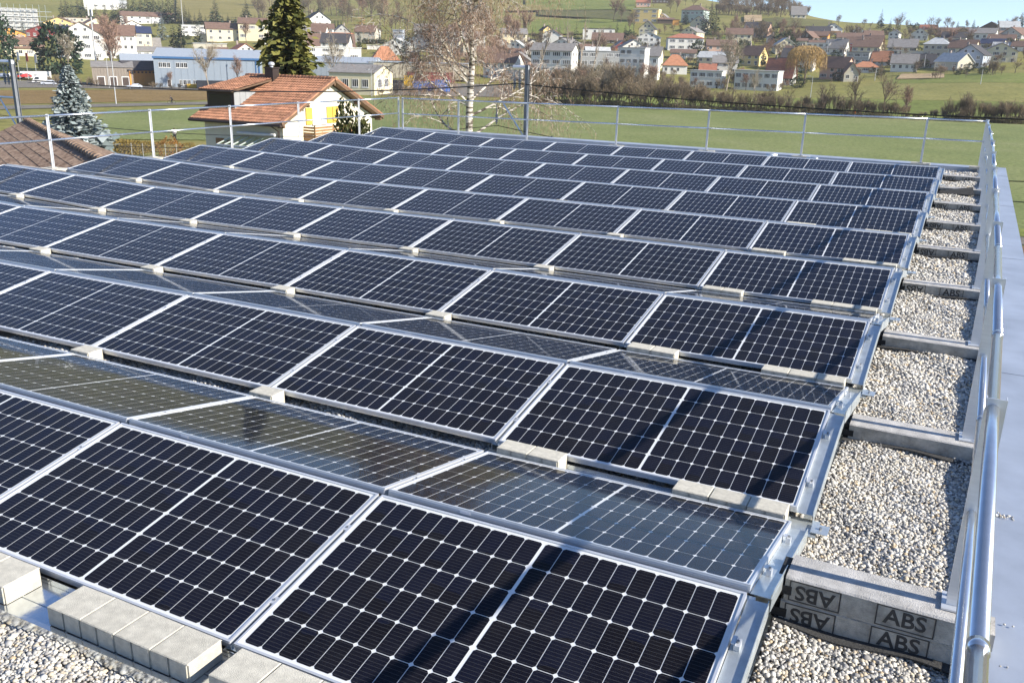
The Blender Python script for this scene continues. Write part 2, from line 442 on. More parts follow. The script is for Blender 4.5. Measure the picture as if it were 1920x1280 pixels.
# ------------------------------------------------------------------ mounting rails, one per panel joint, folded along the tents
def rail(k):
    x = -k * PX; rows = [r for r in NCOL if NCOL[r] >= k]
    hw = 0.034
    root = empty('mounting_rail', (x, (rows[0] - 1) * PY, ZG))
    base = Matrix.Translation((-x, -(rows[0] - 1) * PY, -ZG))
    z0 = zoff(x)
    m = MB()
    for r in rows:
        yr = (r - 1) * PY + 0.0275
        pts = [(yr - 1.05, LOWZ - 0.030), (yr - 0.022, -0.026 - 0.004)]
        pts2 = [(yr + 0.022, -0.032), (yr + 1.035, LOWZB - 0.030)]
        for (ya, za), (yb, zb) in (pts, pts2):
            if k == 0:
                m.bar((x + 0.036, ya, z0 + za), (x + 0.036, yb, z0 + zb), 0.084, 0.003)
                m.bar((x + 0.077, ya, z0 + za + .009), (x + 0.077, yb, z0 + zb + .009), 0.003, 0.02)
                m.bar((x + 0.079, ya, z0 + za - .03), (x + 0.079, yb, z0 + zb - .03), 0.0025, 0.056)
            else:
                m.bar((x, ya, z0 + za - .004), (x, yb, z0 + zb - .004), 2 * hw, 0.003)
                m.bar((x - .005, ya, z0 + za + .004), (x - .005, yb, z0 + zb + .004), 0.002, 0.014)
                m.bar((x - hw, ya, z0 + za - .028), (x - hw, yb, z0 + zb - .028), 0.0025, 0.044)
        # foot plates between the tents, with a short upright under the ridge
        m.box(x - .05, x + (.115 if k == 0 else .05), yr + 1.037, yr + 1.22, z0 + LOWZ - 0.074, z0 + LOWZ - 0.070)
        m.box(x - .02, x + .02, yr - .012, yr + .012, ZG, z0 - 0.036)
    m.box(x - .055, x + .055, (rows[0] - 1) * PY - 1.2, 8 * PY + 1.2, ZG - .015, ZG - 0.008)
    o = m.build('channel', M['galv'], root); o.matrix_parent_inverse = base
    for r in rows:
        if r > 6 and k > 0: continue
        for s_, yy, sgn in ((.27, -1, 1), (.78, -1, 1), (.27, 1, -1), (.78, 1, -1)):
            ya = (r - 1) * PY + (0 if yy < 0 else .055) + yy * s_ * (CT if yy < 0 else CTB); za = z0 - s_ * (ST if yy < 0 else STB)
            c = MB()
            if k == 0:
                c.box(.010, .032, -.022, .022, -.03, -.004); c.box(-.002, .014, -.022, .022, .0012, .004); c.box(.012, .016, -.022, .022, -.006, .004)
                c.tube([(.022, 0, -.004), (.022, 0, .006)], .006, 6, 1)
            else:
                if r > 3: continue
                c.box(-.0085, .0085, -.02, .02, -.02, -.002); c.tube([(0, 0, -.002), (0, 0, .004)], .005, 6, 1)
            e = c.build('clamp', [M['alu'], M['bolt']], root, loc=(x, ya, za), rot=(TILT if sgn > 0 else -TILTB, 0, 0)); e.matrix_parent_inverse = base
    if k == 0:
        for r in rows:
            y = (r - 1) * PY + 1.14
            c = MB(); c.box(.085, .17, y - .05, y + .05, LOWZ - .060, LOWZ - .056); c.tube([(.13, y, LOWZ - .056), (.13, y, LOWZ - .045)], .008, 6, 1)
            e = c.build('foot_bracket', [M['galv'], M['bolt']], root); e.matrix_parent_inverse = base
    lab = 'galvanised end rail along the right edge of the solar array' if k == 0 else 'galvanised rail under the panel joints, %s in from the right edge' % ORD[k - 1]
    tag(root, lab, 'rail', 'rails under the panels')
for k in range(9): rail(k)

# ------------------------------------------------------------------ ballast trays and pavers
def tray(x0, x1, y0, y1, label, h=.046):
    m = MB(); m.box(x0, x1, y0, y1, ZG - 0.002, ZG + h)
    m.box(x0, x1, y0, y0 + .002, ZG + h + .001, ZG + h + .014); m.box(x0, x1, y1 - .002, y1, ZG + h + .001, ZG + h + .028); m.box(x0, x1, (y0 + y1) / 2 - .004, (y0 + y1) / 2 + .004, ZG + h + .001, ZG + h + .004)
    o = m.build('ballast_tray', M['tray_metal']); tag(o, label, 'tray', 'ballast trays')
tray(-5.2, 0.0, -1.27, -1.035, 'shiny galvanised ballast tray along the front edge of the array')
for r in range(2, 10):
    y = (r - 1) * PY - 1.021
    tray(-1.70, -.03, y - .140, y - .004, h=.028, label= 'galvanised ballast tray in the valley before row %s' % ORD[r - 1])
def paver_mesh(w, d, h):
    m = MB(); t = .004
    m.box(-w / 2 + .0015, w / 2 - .0015, -d / 2 + .006, d / 2 - .006, 0, h - t)
    n = 2
    for i in range(n):   # moulded spacer ribs leave dark slots on the long faces
        a = -w / 2 + .002 + i * w / n; c = a + w / n - .012
        m.box(a, c, -d / 2, -d / 2 + .0055, .002, h - t - .002); m.box(a, c, d / 2 - .0055, d / 2, .002, h - t - .002)
    z0, z1 = h - t, h      # chamfered top
    i = len(m.v)
    x, y = w / 2 - .001, d / 2 - .0005
    m.v += [(-x, -y, z0), (x, -y, z0), (x, y, z0), (-x, y, z0), (-x + t, -y + t, z1), (x - t, -y + t, z1), (x - t, y - t, z1), (-x + t, y - t, z1)]
    for q in ((0, 1, 5, 4), (1, 2, 6, 5), (2, 3, 7, 6), (3, 0, 4, 7), (4, 5, 6, 7)): m.f.append(tuple(i + a for a in q)); m.m.append(0)
    return m.mesh('concrete_paver', M['concrete'])
PV_BIG, PV_SM = paver_mesh(.194, .178, .088), paver_mesh(.198, .134, .098)
PZ = ZG + .048
PZV = ZG + .030
def paver(me, x, y, label, z=PZ):
    o = link('concrete_paver', me, None, (x, y, z), (rnd.uniform(-.006, .006), rnd.uniform(-.006, .006), rnd.uniform(-.012, .012)))
    tag(o, label, 'paver', 'concrete ballast pavers')
grp = [(-2.84 - .1 - i * .196, 'front group at the left edge', i) for i in range(4)]
for x, g_, i in grp: paver(PV_BIG, x, -1.142, 'grey concrete paver, %s from right in the %s' % (ORD[i], g_))
for i in range(4): paver(PV_BIG, -1.785 - .1 - i * .195, -1.142, 'grey concrete paver, %s from the right in the lower left group of four' % ORD[i])
for i in range(5): paver(PV_BIG, -1.69 + .1 + i * .196, -1.142, 'grey concrete ballast paver, %s from the left in the group at the bottom edge' % ORD[i])
for r in range(2, 10):
    y = (r - 1) * PY - 1.021 - .072
    for i in range(3): paver(PV_SM, -.04 - .1 - i * .2, y, 'cream concrete paver, %s from the right below the right end of row %s' % (ORD[i], ORD[r - 1]), PZV)
    for i in range(2): paver(PV_SM, -PX + .068 + .1 + i * .2, y, 'cream concrete paver, %s of two beside the first joint of row %s' % (('left', 'right')[i], ORD[r - 1]), PZV)
    for k in range(2, NCOL[r]):
        paver(PV_SM, -k * PX + .045, y, 'single cream concrete paver at panel joint %s from the right, row %s' % (ORD[k - 1], ORD[r - 1]), PZV + zoff(-k * PX))

# ------------------------------------------------------------------ kerb stones with the moulded letters
def text_mesh(txt, size, depth, m):
    c = bpy.data.curves.new('lettering', 'FONT'); c.body = txt; c.size = size; c.extrude = depth; c.align_x = 'CENTER'; c.align_y = 'CENTER'; c.offset = size * 0.018; c.resolution_u = 3
    o = bpy.data.objects.new('lettering_source', c); col.objects.link(o)
    dg = bpy.context.evaluated_depsgraph_get(); me = bpy.data.meshes.new_from_object(o.evaluated_get(dg)); me.name = 'lettering'
    bpy.data.objects.remove(o); bpy.data.curves.remove(c)
    me.materials.clear(); me.materials.append(m)
    return me
TXT = text_mesh('ABS', 0.096, 0.0012, M['kerb_face'])
KX0, KX1, KD, KH = 0.085, 0.865, 0.215, 0.112
def kerb_mesh():
    m = MB(); c = .008
    P0 = [(-KD / 2, 0), (KD / 2, 0), (KD / 2, KH - c), (KD / 2 - c, KH), (-KD / 2 + c, KH), (-KD / 2, KH - c)]
    i = len(m.v)
    for x in (KX0, KX1): m.v += [(x, y, z) for y, z in P0]
    for k in range(6): m.f.append((i + k, i + 6 + k, i + 6 + (k + 1) % 6, i + (k + 1) % 6)); m.m.append(0)
    m.f += [tuple(i + k for k in range(6)), tuple(i + 6 + k for k in reversed(range(6)))]; m.m += [0, 0]
    m.m[5] = 1
    return m.mesh('block', [M['kerb'], M['kerb_side']])
M['kerb_side'] = mat('weathered_kerb_face', (.40, .38, .33), .92, 0, .4, 12, .4, 150, obj_var=.1)  # front face in a darker tone than the rest of the block
KERB = kerb_mesh()
fm = MB()   # raised mould frames on the front face, three fields
yf = -KD / 2
for a, b in ((.105, .315), (.455, .68)):
    for (x0, x1, z0, z1) in ((a, b, .006, .010), (a, b, .098, .102), (a, a + .005, .0105, .0975), (b - .005, b, .0105, .0975)): fm.box(x0, x1, yf - .0022, yf + .002, z0, z1)
MFRAME = fm.mesh('mould_frame', M['kerb_face'])
bk = MB(); bk.box(.05, KX0 - .001, -.085, .085, .006, KH - .012); bk.box(.046, KX0 + .03, yf - .004, yf + .001, .03, .07); BRACK = bk.mesh('rubber_end', M['rubber'])
ek = MB(); ek.box(KX1 + .001, KX1 + .028, -.07, .07, .0, .075); EBRK = ek.mesh('end_block', M['kerb'])
NAMED = {1, 4, 5, 6, 7, 9}
def kerb(row, lvl, label):
    y = (row - 1) * PY + .44
    o = empty('kerb_stone', (rnd.uniform(-.006, .006), y, ZG - .002 + lvl * (KH + .002)), (0, 0, rnd.uniform(-.008, .008)))
    tag(o, label, 'kerb stone', 'kerb stones under the right railing')
    link('block', KERB, o); link('rubber_end', BRACK, o); link('end_block', EBRK, o)
    if row in NAMED:
        link('mould_frame', MFRAME, o)
        link('lettering', TXT, o, (.21, yf - .0008, .054), (math.pi / 2, math.pi, 0)); link('lettering', TXT, o, (.5675, yf - .0008, .054), (math.pi / 2, 0, 0))
kerb(1, 0, 'lower concrete kerb stone of the nearest stack, lettered ABS')
kerb(1, 1, 'upper concrete kerb stone of the nearest stack, lettered ABS')
for r in range(2, 10):
    kerb(r, 0, 'concrete kerb stone beside the %s panel row%s, counted from the front' % (ORD[r - 1], ', lettered ABS' if r in NAMED else ''))
# rubber mats under the kerbs, one with a lifted corner
for r in range(1, 10):
    y = (r - 1) * PY + .44; m = MB(); n = 12
    for j in range(n):
        a, b = j / n, (j + 1) / n
        fa = lambda t: -.155 + .014 * math.sin(t * 9 + r * 1.7)
        ga = lambda t: .165 + .012 * math.sin(t * 7 + r)
        xa, xb = .06 + a * .8, .06 + b * .8
        za = lambda t: ZG + .011 + .006 * math.sin(t * 8 + r * 2)
        m.hexa([(xa, y + fa(a), za(a)), (xb, y + fa(b), za(b)), (xb, y + ga(b), za(b) + .004), (xa, y + ga(a), za(a) + .004), (xa, y + fa(a), za(a) + .006), (xb, y + fa(b), za(b) + .006), (xb, y + ga(b), za(b) + .01), (xa, y + ga(a), za(a) + .01)])
    if r == 8: m.hexa([(.10, y - .30, ZG + .02), (.70, y - .30, ZG + .02), (.64, y - .13, ZG + .04), (.10, y - .13, ZG + .03), (.10, y - .302, ZG + .026), (.70, y - .302, ZG + .028), (.66, y - .12, ZG + .16), (.10, y - .12, ZG + .05)])
    o = m.build('rubber_mat', M['membrane'])
    tag(o, ('black rubber mat with a lifted corner beside the eighth panel row' if r == 8 else 'black rubber mat under the kerb stone of row %s' % ORD[r - 1]), 'mat', 'rubber mats under kerbs')

# ------------------------------------------------------------------ railings
def ztop(y): return .785 + .0035 * y
def xrail(y): return float(np.interp(y, [-3.4, -1.35, -.5, .44, 2.9, 5, 14, 20.3], [.652, .694, .719, .748, .784, .80, .815, .752]))
rr = empty('safety_railing', (XR, 0, ZG)); tag(rr, 'aluminium safety railing with two tubes along the right roof edge', 'railing')
ri = Matrix.Translation((-XR, 0, -ZG))
def rpart(mb, name, m, root, inv, smooth=False):
    o = mb.build(name, m, root, smooth=smooth); o.matrix_parent_inverse = inv; return o
def right_post(y, zb, zt):
    # extruded plate post, pierced by both tubes, on an angled foot
    XR = xrail(y)
    p = MB(); p.box(XR - .038, XR + .034, y - .013, y - .009, zb, zt + .045); p.box(XR + .030, XR + .034, y - .009, y + .032, zb, zt + .045); p.box(XR - .038, XR - .034, y - .009, y + .018, zb, zt + .045)
    rpart(p, 'post', M['alu_bright'], rr, ri)
    c = MB(); c.box(XR - .055, XR + .055, y - .05, y + .09, zb - .0005, zb + .007)
    c.tube([(XR - .03, y + .06, zb + .006), (XR - .03, y + .06, zb + .02)], .009, 6, 1); c.tube([(XR + .045, y - .03, zb + .006), (XR + .045, y - .03, zb + .02)], .009, 6, 1)
    rpart(c, 'foot_plate', [M['alu'], M['bolt']], rr, ri)
posts = [((r - 1) * PY + .44, ZG + (.112 if r > 1 else .226) + .002) for r in range(1, 10)]
posts = [(-1.80, ZG + .116)] + posts + [(YB - .03, ZG + .03)]
for y, zb in posts: right_post(y, zb, ztop(y))
yj = [-3.4, -1.2, 1.55, 4.0, 7.2, 10.1, 13.2, 16.0, YB]
for a, b in zip(yj[:-1], yj[1:]):
    for lvl, rad in ((0, .0235), (-.44, .0185)):
        t = MB(); t.tube([(xrail(a), a + .002, ztop(a) + lvl), (xrail(b), b - .002, ztop(b) + lvl)], rad, 16)
        t.tube([(xrail(b - .035), b - .035, ztop(b) + lvl), (xrail(b), b - .001, ztop(b) + lvl)], rad + .0022, 16)
        rpart(t, 'top_tube' if lvl == 0 else 'middle_tube', M['tube'], rr, ri, True)

def side_railing(name, label, posts, root_loc):
    root = empty(name, root_loc); tag(root, label, 'railing'); inv = Matrix.Translation(-Vector(root_loc))
    d = (Vector(posts[-1][0]) - Vector(posts[0][0])); d.z = 0; d.normalize()
    for i, (b_, zt) in enumerate(posts):
        b_ = Vector(b_); p = MB()
        p.cbox((b_.x, b_.y, (b_.z + zt + .03) / 2), .04 if abs(d.x) > .5 else .012, .012 if abs(d.x) > .5 else .042, zt + .03 - b_.z)
        p.cbox((b_.x + .02, b_.y + .02, (b_.z + zt + .03) / 2), .012, .012, zt + .03 - b_.z)
        rpart(p, 'post', M['alu_bright'], root, inv)
        f_ = MB(); f_.cbox((b_.x, b_.y, b_.z - .02), .42, .30, .05); f_.cbox((b_.x, b_.y, b_.z + .012), .12, .12, .012)
        rpart(f_, 'foot_block', M['concrete'], root, inv)
    for lvl, rad in ((0, .021), (-.45, .019)):
        for (a, za), (b, zb) in zip(posts[:-1], posts[1:]):
            t = MB(); t.tube([(a[0], a[1], za + lvl), (b[0], b[1], zb + lvl)], rad, 10)
            rpart(t, 'top_tube' if lvl == 0 else 'middle_tube', M['tube'], root, inv, True)
bx = [.75, -.5, -3.25, -5.65, -8.15, -10.85, -13.1, -15.05]
side_railing('safety_railing', 'aluminium safety railing across the far end of the roof', [((x, YB, -.16 + .012 * min(x, 0)), .855 + .0105 * min(x, 0)) for x in bx], (-7, YB, ZG))
ly = [3.5, 6.0, 8.4, 10.84, 13.2, 15.66, 18.28, YB]
side_railing('safety_railing', 'aluminium safety railing along the left roof edge', [((XL, y, -.27), .715 - .0005 * y) for y in ly], (XL, 14, ZG))
# rolled metal ducts lying by the far railing
for x, a in ((-4.0, .3), (-3.0, -.5)):
    t = MB(); t.tube([(x, YB - .5, -.20), (x + .25, YB - .5 + a * .4, -.18)], .05, 12); o = t.build('metal_pipe', M['galv'], smooth=True)
    tag(o, 'short galvanised pipe lying %s of the pair by the far railing' % ('left' if x < -3.5 else 'right'), 'pipe', 'pipes by the far railing')
# ------------------------------------------------------------------ the land: flat valley floor, then the village slope
def ray_h(px, py):
    """unit horizontal direction and slope of the line of sight through a photo pixel"""
    d = cf + cr * ((px - 960) / FPX) + cu * ((640 - py) / FPX)
    h = math.hypot(d.x, d.y)
    return d.x / h, d.y / h, d.z / h
def px_of(x, y):
    vx, vy = x - CAM.x, y - CAM.y
    z = vx * cf.x + vy * cf.y; z = np.maximum(z, 1e-3 + 0 * z)
    return 960 + FPX * (vx * cr.x + vy * cr.y) / z
COLS = [(-300, 330, [(480, 95), (700, 48), (1000, 0), (1400, -70), (2200, -150)]),
        (0, 330, [(480, 100), (700, 52), (1000, 5), (1400, -60), (2200, -140)]),
        (240, 330, [(480, 110), (620, 75), (750, 45), (1000, 8), (1400, -60), (2200, -140)]),
        (480, 300, [(430, 101), (600, 66), (750, 42), (1000, 8), (1400, -60), (2200, -140)]),
        (720, 280, [(400, 116), (520, 85), (700, 45), (900, 15), (1300, -50), (2200, -130)]),
        (960, 260, [(400, 142), (520, 95), (640, 62), (900, 20), (1300, -50), (2200, -120)]),
        (1240, 250, [(380, 160), (450, 125), (560, 85), (700, 45), (900, 10), (1150, -10), (2200, 20)]),
        (1440, 250, [(380, 168), (460, 130), (560, 88), (680, 45), (850, 26), (1050, 12), (2200, 60)]),
        (1600, 260, [(400, 155), (480, 128), (600, 85), (760, 50), (880, 41), (1100, 60), (2200, 105)]),
        (1920, 260, [(380, 157), (450, 138), (560, 90), (680, 62), (820, 58), (1100, 75), (2200, 112)]),
        (2300, 260, [(380, 165), (450, 148), (560, 100), (680, 72), (820, 68), (1100, 85), (2200, 118)])]
DS = np.concatenate([np.arange(0, 1400, 10.0), np.arange(1400, 3600, 50.0)])
ZT = []
for px_, fl, pts in COLS:
    dd, zz = [0, fl - 60, fl + 20], [GROUND, GROUND, GROUND + 0.4]
    for d_, py_ in pts:
        hx, hy, sl = ray_h(px_, py_); dd.append(d_); zz.append(CAM.z + sl * d_)
    z_ = np.interp(DS, dd, zz)
    k_ = np.ones(7) / 7; zs = np.convolve(np.pad(z_, 3, mode='edge'), k_, 'valid'); ZT.append(zs)
ZT = np.array(ZT); CPX = np.array([c[0] for c in COLS], float)
def terrain(x, y):
    x, y = np.asarray(x, float), np.asarray(y, float)
    d = np.hypot(x - CAM.x, y - CAM.y); p = np.clip(px_of(x, y), CPX[0], CPX[-1])
    front = (x - CAM.x) * cf.x + (y - CAM.y) * cf.y > 0
    p = np.where(front, p, np.where((x - CAM.x) * cr.x + (y - CAM.y) * cr.y > 0, CPX[-1], CPX[0]))
    i = np.clip(np.searchsorted(CPX, p, side='right') - 1, 0, len(CPX) - 2); t = (p - CPX[i]) / (CPX[i + 1] - CPX[i])
    t = t * t * (3 - 2 * t)
    j = np.clip(np.searchsorted(DS, d, side='right') - 1, 0, len(DS) - 2); s = np.clip((d - DS[j]) / (DS[j + 1] - DS[j]), 0, 1)
    za = ZT[i, j] * (1 - s) + ZT[i, j + 1] * s; zb = ZT[i + 1, j] * (1 - s) + ZT[i + 1, j + 1] * s
    return za * (1 - t) + zb * t
def G(px, py, dmin=25.0):
    """where the line of sight through a photo pixel meets the land"""
    hx, hy, sl = ray_h(px, py)
    d = np.concatenate([np.arange(dmin, 400, 1.0), np.arange(400, 2400, 3.0)])
    z = terrain(CAM.x + hx * d, CAM.y + hy * d)
    hit = np.nonzero(CAM.z + sl * d <= z)[0]
    dd = d[hit[0]] if len(hit) else d[-1]
    return Vector((CAM.x + hx * dd, CAM.y + hy * dd, float(terrain(CAM.x + hx * dd, CAM.y + hy * dd)))), float(dd)
def AT(px, d):
    hx, hy, sl = ray_h(px, 104)
    x, y = CAM.x + hx * d, CAM.y + hy * d
    return Vector((x, y, float(terrain(x, y))))

def ground_mat(name, cols, scale, bump=0.25, stripes=None, rough=0.95, fine=6.0):
    """soil or grass: three colours mixed by two noises, optional drill rows"""
    m, n, l, b = new_mat(name); b.inputs['Roughness'].default_value = rough; b.inputs['Specular IOR Level'].default_value = 0.15
    tc = n.new('ShaderNodeTexCoord')
    def noise(s, det=6.0, r=0.65):
        z = n.new('ShaderNodeTexNoise'); z.inputs['Scale'].default_value = s; z.inputs['Detail'].default_value = det; z.inputs['Roughness'].default_value = r
        l.new(tc.outputs['Object'], z.inputs['Vector']); return z
    a, c = noise(scale), noise(fine, 5, 0.8)
    rp = n.new('ShaderNodeValToRGB'); e = rp.color_ramp.elements
    e[0].position, e[1].position = .32, .7; e[0].color = (*cols[0], 1); e[1].color = (*cols[2], 1)
    k = rp.color_ramp.elements.new(.5); k.color = (*cols[1], 1)
    l.new(a.outputs['Fac'], rp.inputs['Fac'])
    mx = n.new('ShaderNodeMixRGB'); mx.blend_type = 'MULTIPLY'; mx.inputs['Fac'].default_value = 0.8
    r2 = n.new('ShaderNodeValToRGB'); r2.color_ramp.elements[0].position = .35; r2.color_ramp.elements[1].position = .68
    r2.color_ramp.elements[0].color = (.5, .52, .45, 1); r2.color_ramp.elements[1].color = (1.4, 1.36, 1.3, 1)
    l.new(c.outputs['Fac'], r2.inputs['Fac']); l.new(rp.outputs['Color'], mx.inputs['Color1']); l.new(r2.outputs['Color'], mx.inputs['Color2'])
    out = mx.outputs['Color']
    if stripes:
        ang, width, amt = stripes
        mp = n.new('ShaderNodeMapping'); mp.inputs['Rotation'].default_value = (0, 0, ang); l.new(tc.outputs['Object'], mp.inputs['Vector'])
        wv = n.new('ShaderNodeTexWave'); wv.inputs['Scale'].default_value = width; wv.inputs['Distortion'].default_value = 1.2; wv.inputs['Detail'].default_value = 2
        l.new(mp.outputs['Vector'], wv.inputs['Vector'])
        m3 = n.new('ShaderNodeMixRGB'); m3.blend_type = 'MULTIPLY'; m3.inputs['Fac'].default_value = amt
        l.new(out, m3.inputs['Color1']); l.new(wv.outputs['Color'], m3.inputs['Color2']); out = m3.outputs['Color']
    l.new(out, b.inputs['Base Color'])
    if bump:
        bp = n.new('ShaderNodeBump'); bp.inputs['Strength'].default_value = bump; bp.inputs['Distance'].default_value = 0.15
        l.new(c.outputs['Fac'], bp.inputs['Height']); l.new(bp.outputs['Normal'], b.inputs['Normal'])
    return m
M['meadow'] = ground_mat('hillside_meadow', [(.165, .165, .05), (.22, .21, .06), (.27, .235, .085)], .018, .2, fine=.35)
M['crop'] = ground_mat('winter_crop', [(.185, .225, .085), (.225, .26, .10), (.265, .285, .13)], .06, .8, (0.9, .5, .22), fine=1.6)
M['stubble'] = ground_mat('stubble_field', [(.20, .135, .055), (.25, .17, .07), (.29, .205, .095)], .05, .5, (0.35, .5, .15), fine=1.3)
M['soil'] = ground_mat('bare_soil', [(.16, .105, .06), (.22, .145, .085), (.28, .19, .115)], .2, .6, fine=2.0)
M['tansoil'] = ground_mat('tan_soil', [(.36, .27, .16), (.44, .33, .20), (.48, .37, .25)], .05, .4, fine=.6)
M['lawn'] = ground_mat('green_lawn', [(.14, .17, .04), (.18, .21, .05), (.22, .23, .07)], .04, .3, fine=.6)
M['darkgrass'] = ground_mat('dark_pasture', [(.10, .105, .035), (.125, .125, .042), (.145, .14, .052)], .02, .3, fine=.3)
M['drygrass'] = ground_mat('dry_grass', [(.20, .18, .06), (.25, .215, .075), (.29, .245, .10)], .05, .4, fine=.8)
M['yellowgrass'] = ground_mat('yellow_green_pasture', [(.19, .19, .06), (.235, .225, .07), (.27, .25, .09)], .05, .4, fine=.8)
M['asphalt'] = ground_mat('path_asphalt', [(.17, .155, .14), (.20, .185, .165), (.23, .21, .19)], .3, .3, fine=3)

az = np.concatenate([np.linspace(-62, 62, 190), np.linspace(66, 294, 58)]); az = np.radians(az)
base = math.atan2(cf.x, cf.y)
rad = np.concatenate([[0.0], np.geomspace(12, 240, 34), np.linspace(250, 1000, 76), np.geomspace(1015, 3400, 26)])
A_, D_ = np.meshgrid(az + base, rad, indexing='ij')
X_, Y_ = CAM.x + np.sin(A_) * D_, CAM.y + np.cos(A_) * D_
Z_ = terrain(X_, Y_) + np.where(D_ > 300, 0.5 * np.sin(X_ * .021) * np.sin(Y_ * .017), 0)
na, nr = X_.shape
idx = np.arange(na * nr).reshape(na, nr)
F_ = []
for i in range(na):
    j = (i + 1) % na
    F_ += [(int(idx[i, k]), int(idx[i, k + 1]), int(idx[j, k + 1]), int(idx[j, k])) for k in range(nr - 1)]
me = bpy.data.meshes.new('ground'); me.from_pydata(np.stack([X_, Y_, Z_], -1).reshape(-1, 3).tolist(), [], [f[::-1] for f in F_])
me.polygons.foreach_set('use_smooth', [True] * len(me.polygons)); me.materials.append(M['meadow']); me.update()
struct(link('ground', me))

def sheet(name, corners, m, off=0.06, nu=30, nv=12, world=False):
    """a field, path or yard laid on the land: corners in order round it"""
    c = [Vector(p) if world else G(*p)[0] for p in corners]
    u, v = np.meshgrid(np.linspace(0, 1, nu + 1), np.linspace(0, 1, nv + 1), indexing='ij')
    B = lambda k: (1 - u) * (1 - v) * c[0][k] + u * (1 - v) * c[1][k] + u * v * c[2][k] + (1 - u) * v * c[3][k]
    x, y = B(0), B(1)
    d = np.hypot(x - CAM.x, y - CAM.y)
    z = terrain(x, y) + off + np.where(d > 300, 0.5 * np.sin(x * .021) * np.sin(y * .017) + (d - 300) * .0012, 0)
    i = np.arange((nu + 1) * (nv + 1)).reshape(nu + 1, nv + 1)
    f = [(int(i[a, b]), int(i[a + 1, b]), int(i[a + 1, b + 1]), int(i[a, b + 1])) for a in range(nu) for b in range(nv)]
    me = bpy.data.meshes.new(name); me.from_pydata(np.stack([x, y, z], -1).reshape(-1, 3).tolist(), [], f)
    n0 = me.polygons[0].normal
    if n0.z < 0: me.flip_normals()
    me.materials.append(m); me.update()
    o = link(name, me); struct(o); return o
# near plain
sheet('crop_field', [(600, 480), (2400, 760), (2150, 243.5), (680, 182.5)], M['crop'], .05, 40, 24)
sheet('crop_field', [(140, 262), (700, 268), (700, 197), (205, 207)], M['crop'], .09)
sheet('stubble_field', [(-400, 205), (445, 187), (445, 167), (-400, 172)], M['stubble'], .07)
sheet('path', [(-400, 217), (640, 190), (640, 186.5), (-400, 208)], M['asphalt'], .11)
sheet('path', [(90, 285), (520, 288), (520, 272), (90, 262)], M['drygrass'], .11)
sheet('yard', [(150, 166), (960, 184), (960, 160), (150, 155)], M['asphalt'], .13)
sheet('road', [(-400, 166), (150, 165), (150, 152), (-400, 152)], M['asphalt'], .10)
sheet('path', [(1, 73, 0), (1, 69.5, 0), (300, 52, 0), (300, 56, 0)], M['asphalt'], .11, world=True)
sheet('soil_strip', [(1, 69, 0), (1, 44, 0), (200, 20, 0), (200, 57, 0)], M['soil'], .09, world=True)
sheet('grass_verge', [(1, 77, 0), (1, 73.2, 0), (300, 56.2, 0), (300, 61, 0)], M['lawn'], .12, world=True)
# beyond the hedgerow
sheet('meadow_strip', [(1000, 193), (2100, 236), (2100, 178), (1000, 176)], M['lawn'], .09)
sheet('pasture', [(1560, 186), (2100, 196), (2100, 160), (1640, 158)], M['yellowgrass'], .16)
sheet('crop_field', [(1640, 158), (2100, 163), (2100, 142), (1700, 143)], M['lawn'], .22)
# upper hillside fields
sheet('pasture', [(985, 66), (1190, 64), (1190, 36), (985, 40)], M['lawn'], .5)
sheet('dark_field', [(1010, 32), (1190, 42), (1180, 24), (1010, 20)], M['darkgrass'], .8)
sheet('crop_field', [(985, 18), (1190, 23), (1190, 2), (985, 1)], M['lawn'], .9)
sheet('soil_patch', [(950, 24), (1030, 22), (1020, 13), (960, 12)], M['drygrass'], 1.2)
sheet('pasture', [(-100, 52), (150, 44), (150, -40), (-100, -40)], M['meadow'], .5)
sheet('pasture', [(330, 45), (500, 45), (560, -30), (330, -30)], M['drygrass'], .6)
sheet('soil_patch', [(1395, 46), (1428, 44), (1428, 31), (1395, 33)], M['tansoil'], .8)
sheet('pasture', [(1430, 58), (1560, 58), (1560, 42), (1430, 38)], M['darkgrass'], .6)
sheet('soil_heap', [(1680, 151), (1770, 149), (1770, 140), (1690, 141)], M['tansoil'], .5)
sheet('lawn', [(1345, 102), (1425, 101), (1400, 66), (1350, 66)], M['lawn'], .6)
sheet('lawn', [(1280, 130), (1345, 130), (1335, 95), (1290, 96)], M['drygrass'], .6)

# ------------------------------------------------------------------ plants
def leafset(C, D, L, W, up, twist):
    """flat leaf blades: centres C, directions D, lengths L, widths W -> verts (4 per blade)"""
    D = D / np.linalg.norm(D, axis=1, keepdims=True)
    S = np.cross(D, up + nrs.normal(0, twist, D.shape)); S /= np.linalg.norm(S, axis=1, keepdims=True) + 1e-9
    a = C; b = C + D * (L * .45)[:, None] + S * (W / 2)[:, None]; c = C + D * L[:, None]; d = C + D * (L * .45)[:, None] - S * (W / 2)[:, None]
    return np.stack([a, b, c, d], 1)
def quads_mesh(name, V, m, extra=None):
    n = len(V); me = bpy.data.meshes.new(name)
    co = V.reshape(-1, 3); fs = np.arange(n * 4, dtype=np.int32)
    me.vertices.add(n * 4); me.vertices.foreach_set('co', co.reshape(-1)); me.loops.add(n * 4); me.loops.foreach_set('vertex_index', fs)
    me.polygons.add(n); me.polygons.foreach_set('loop_start', np.arange(0, n * 4, 4, dtype=np.int32))
    me.materials.append(m); me.update(); me.validate(); return me
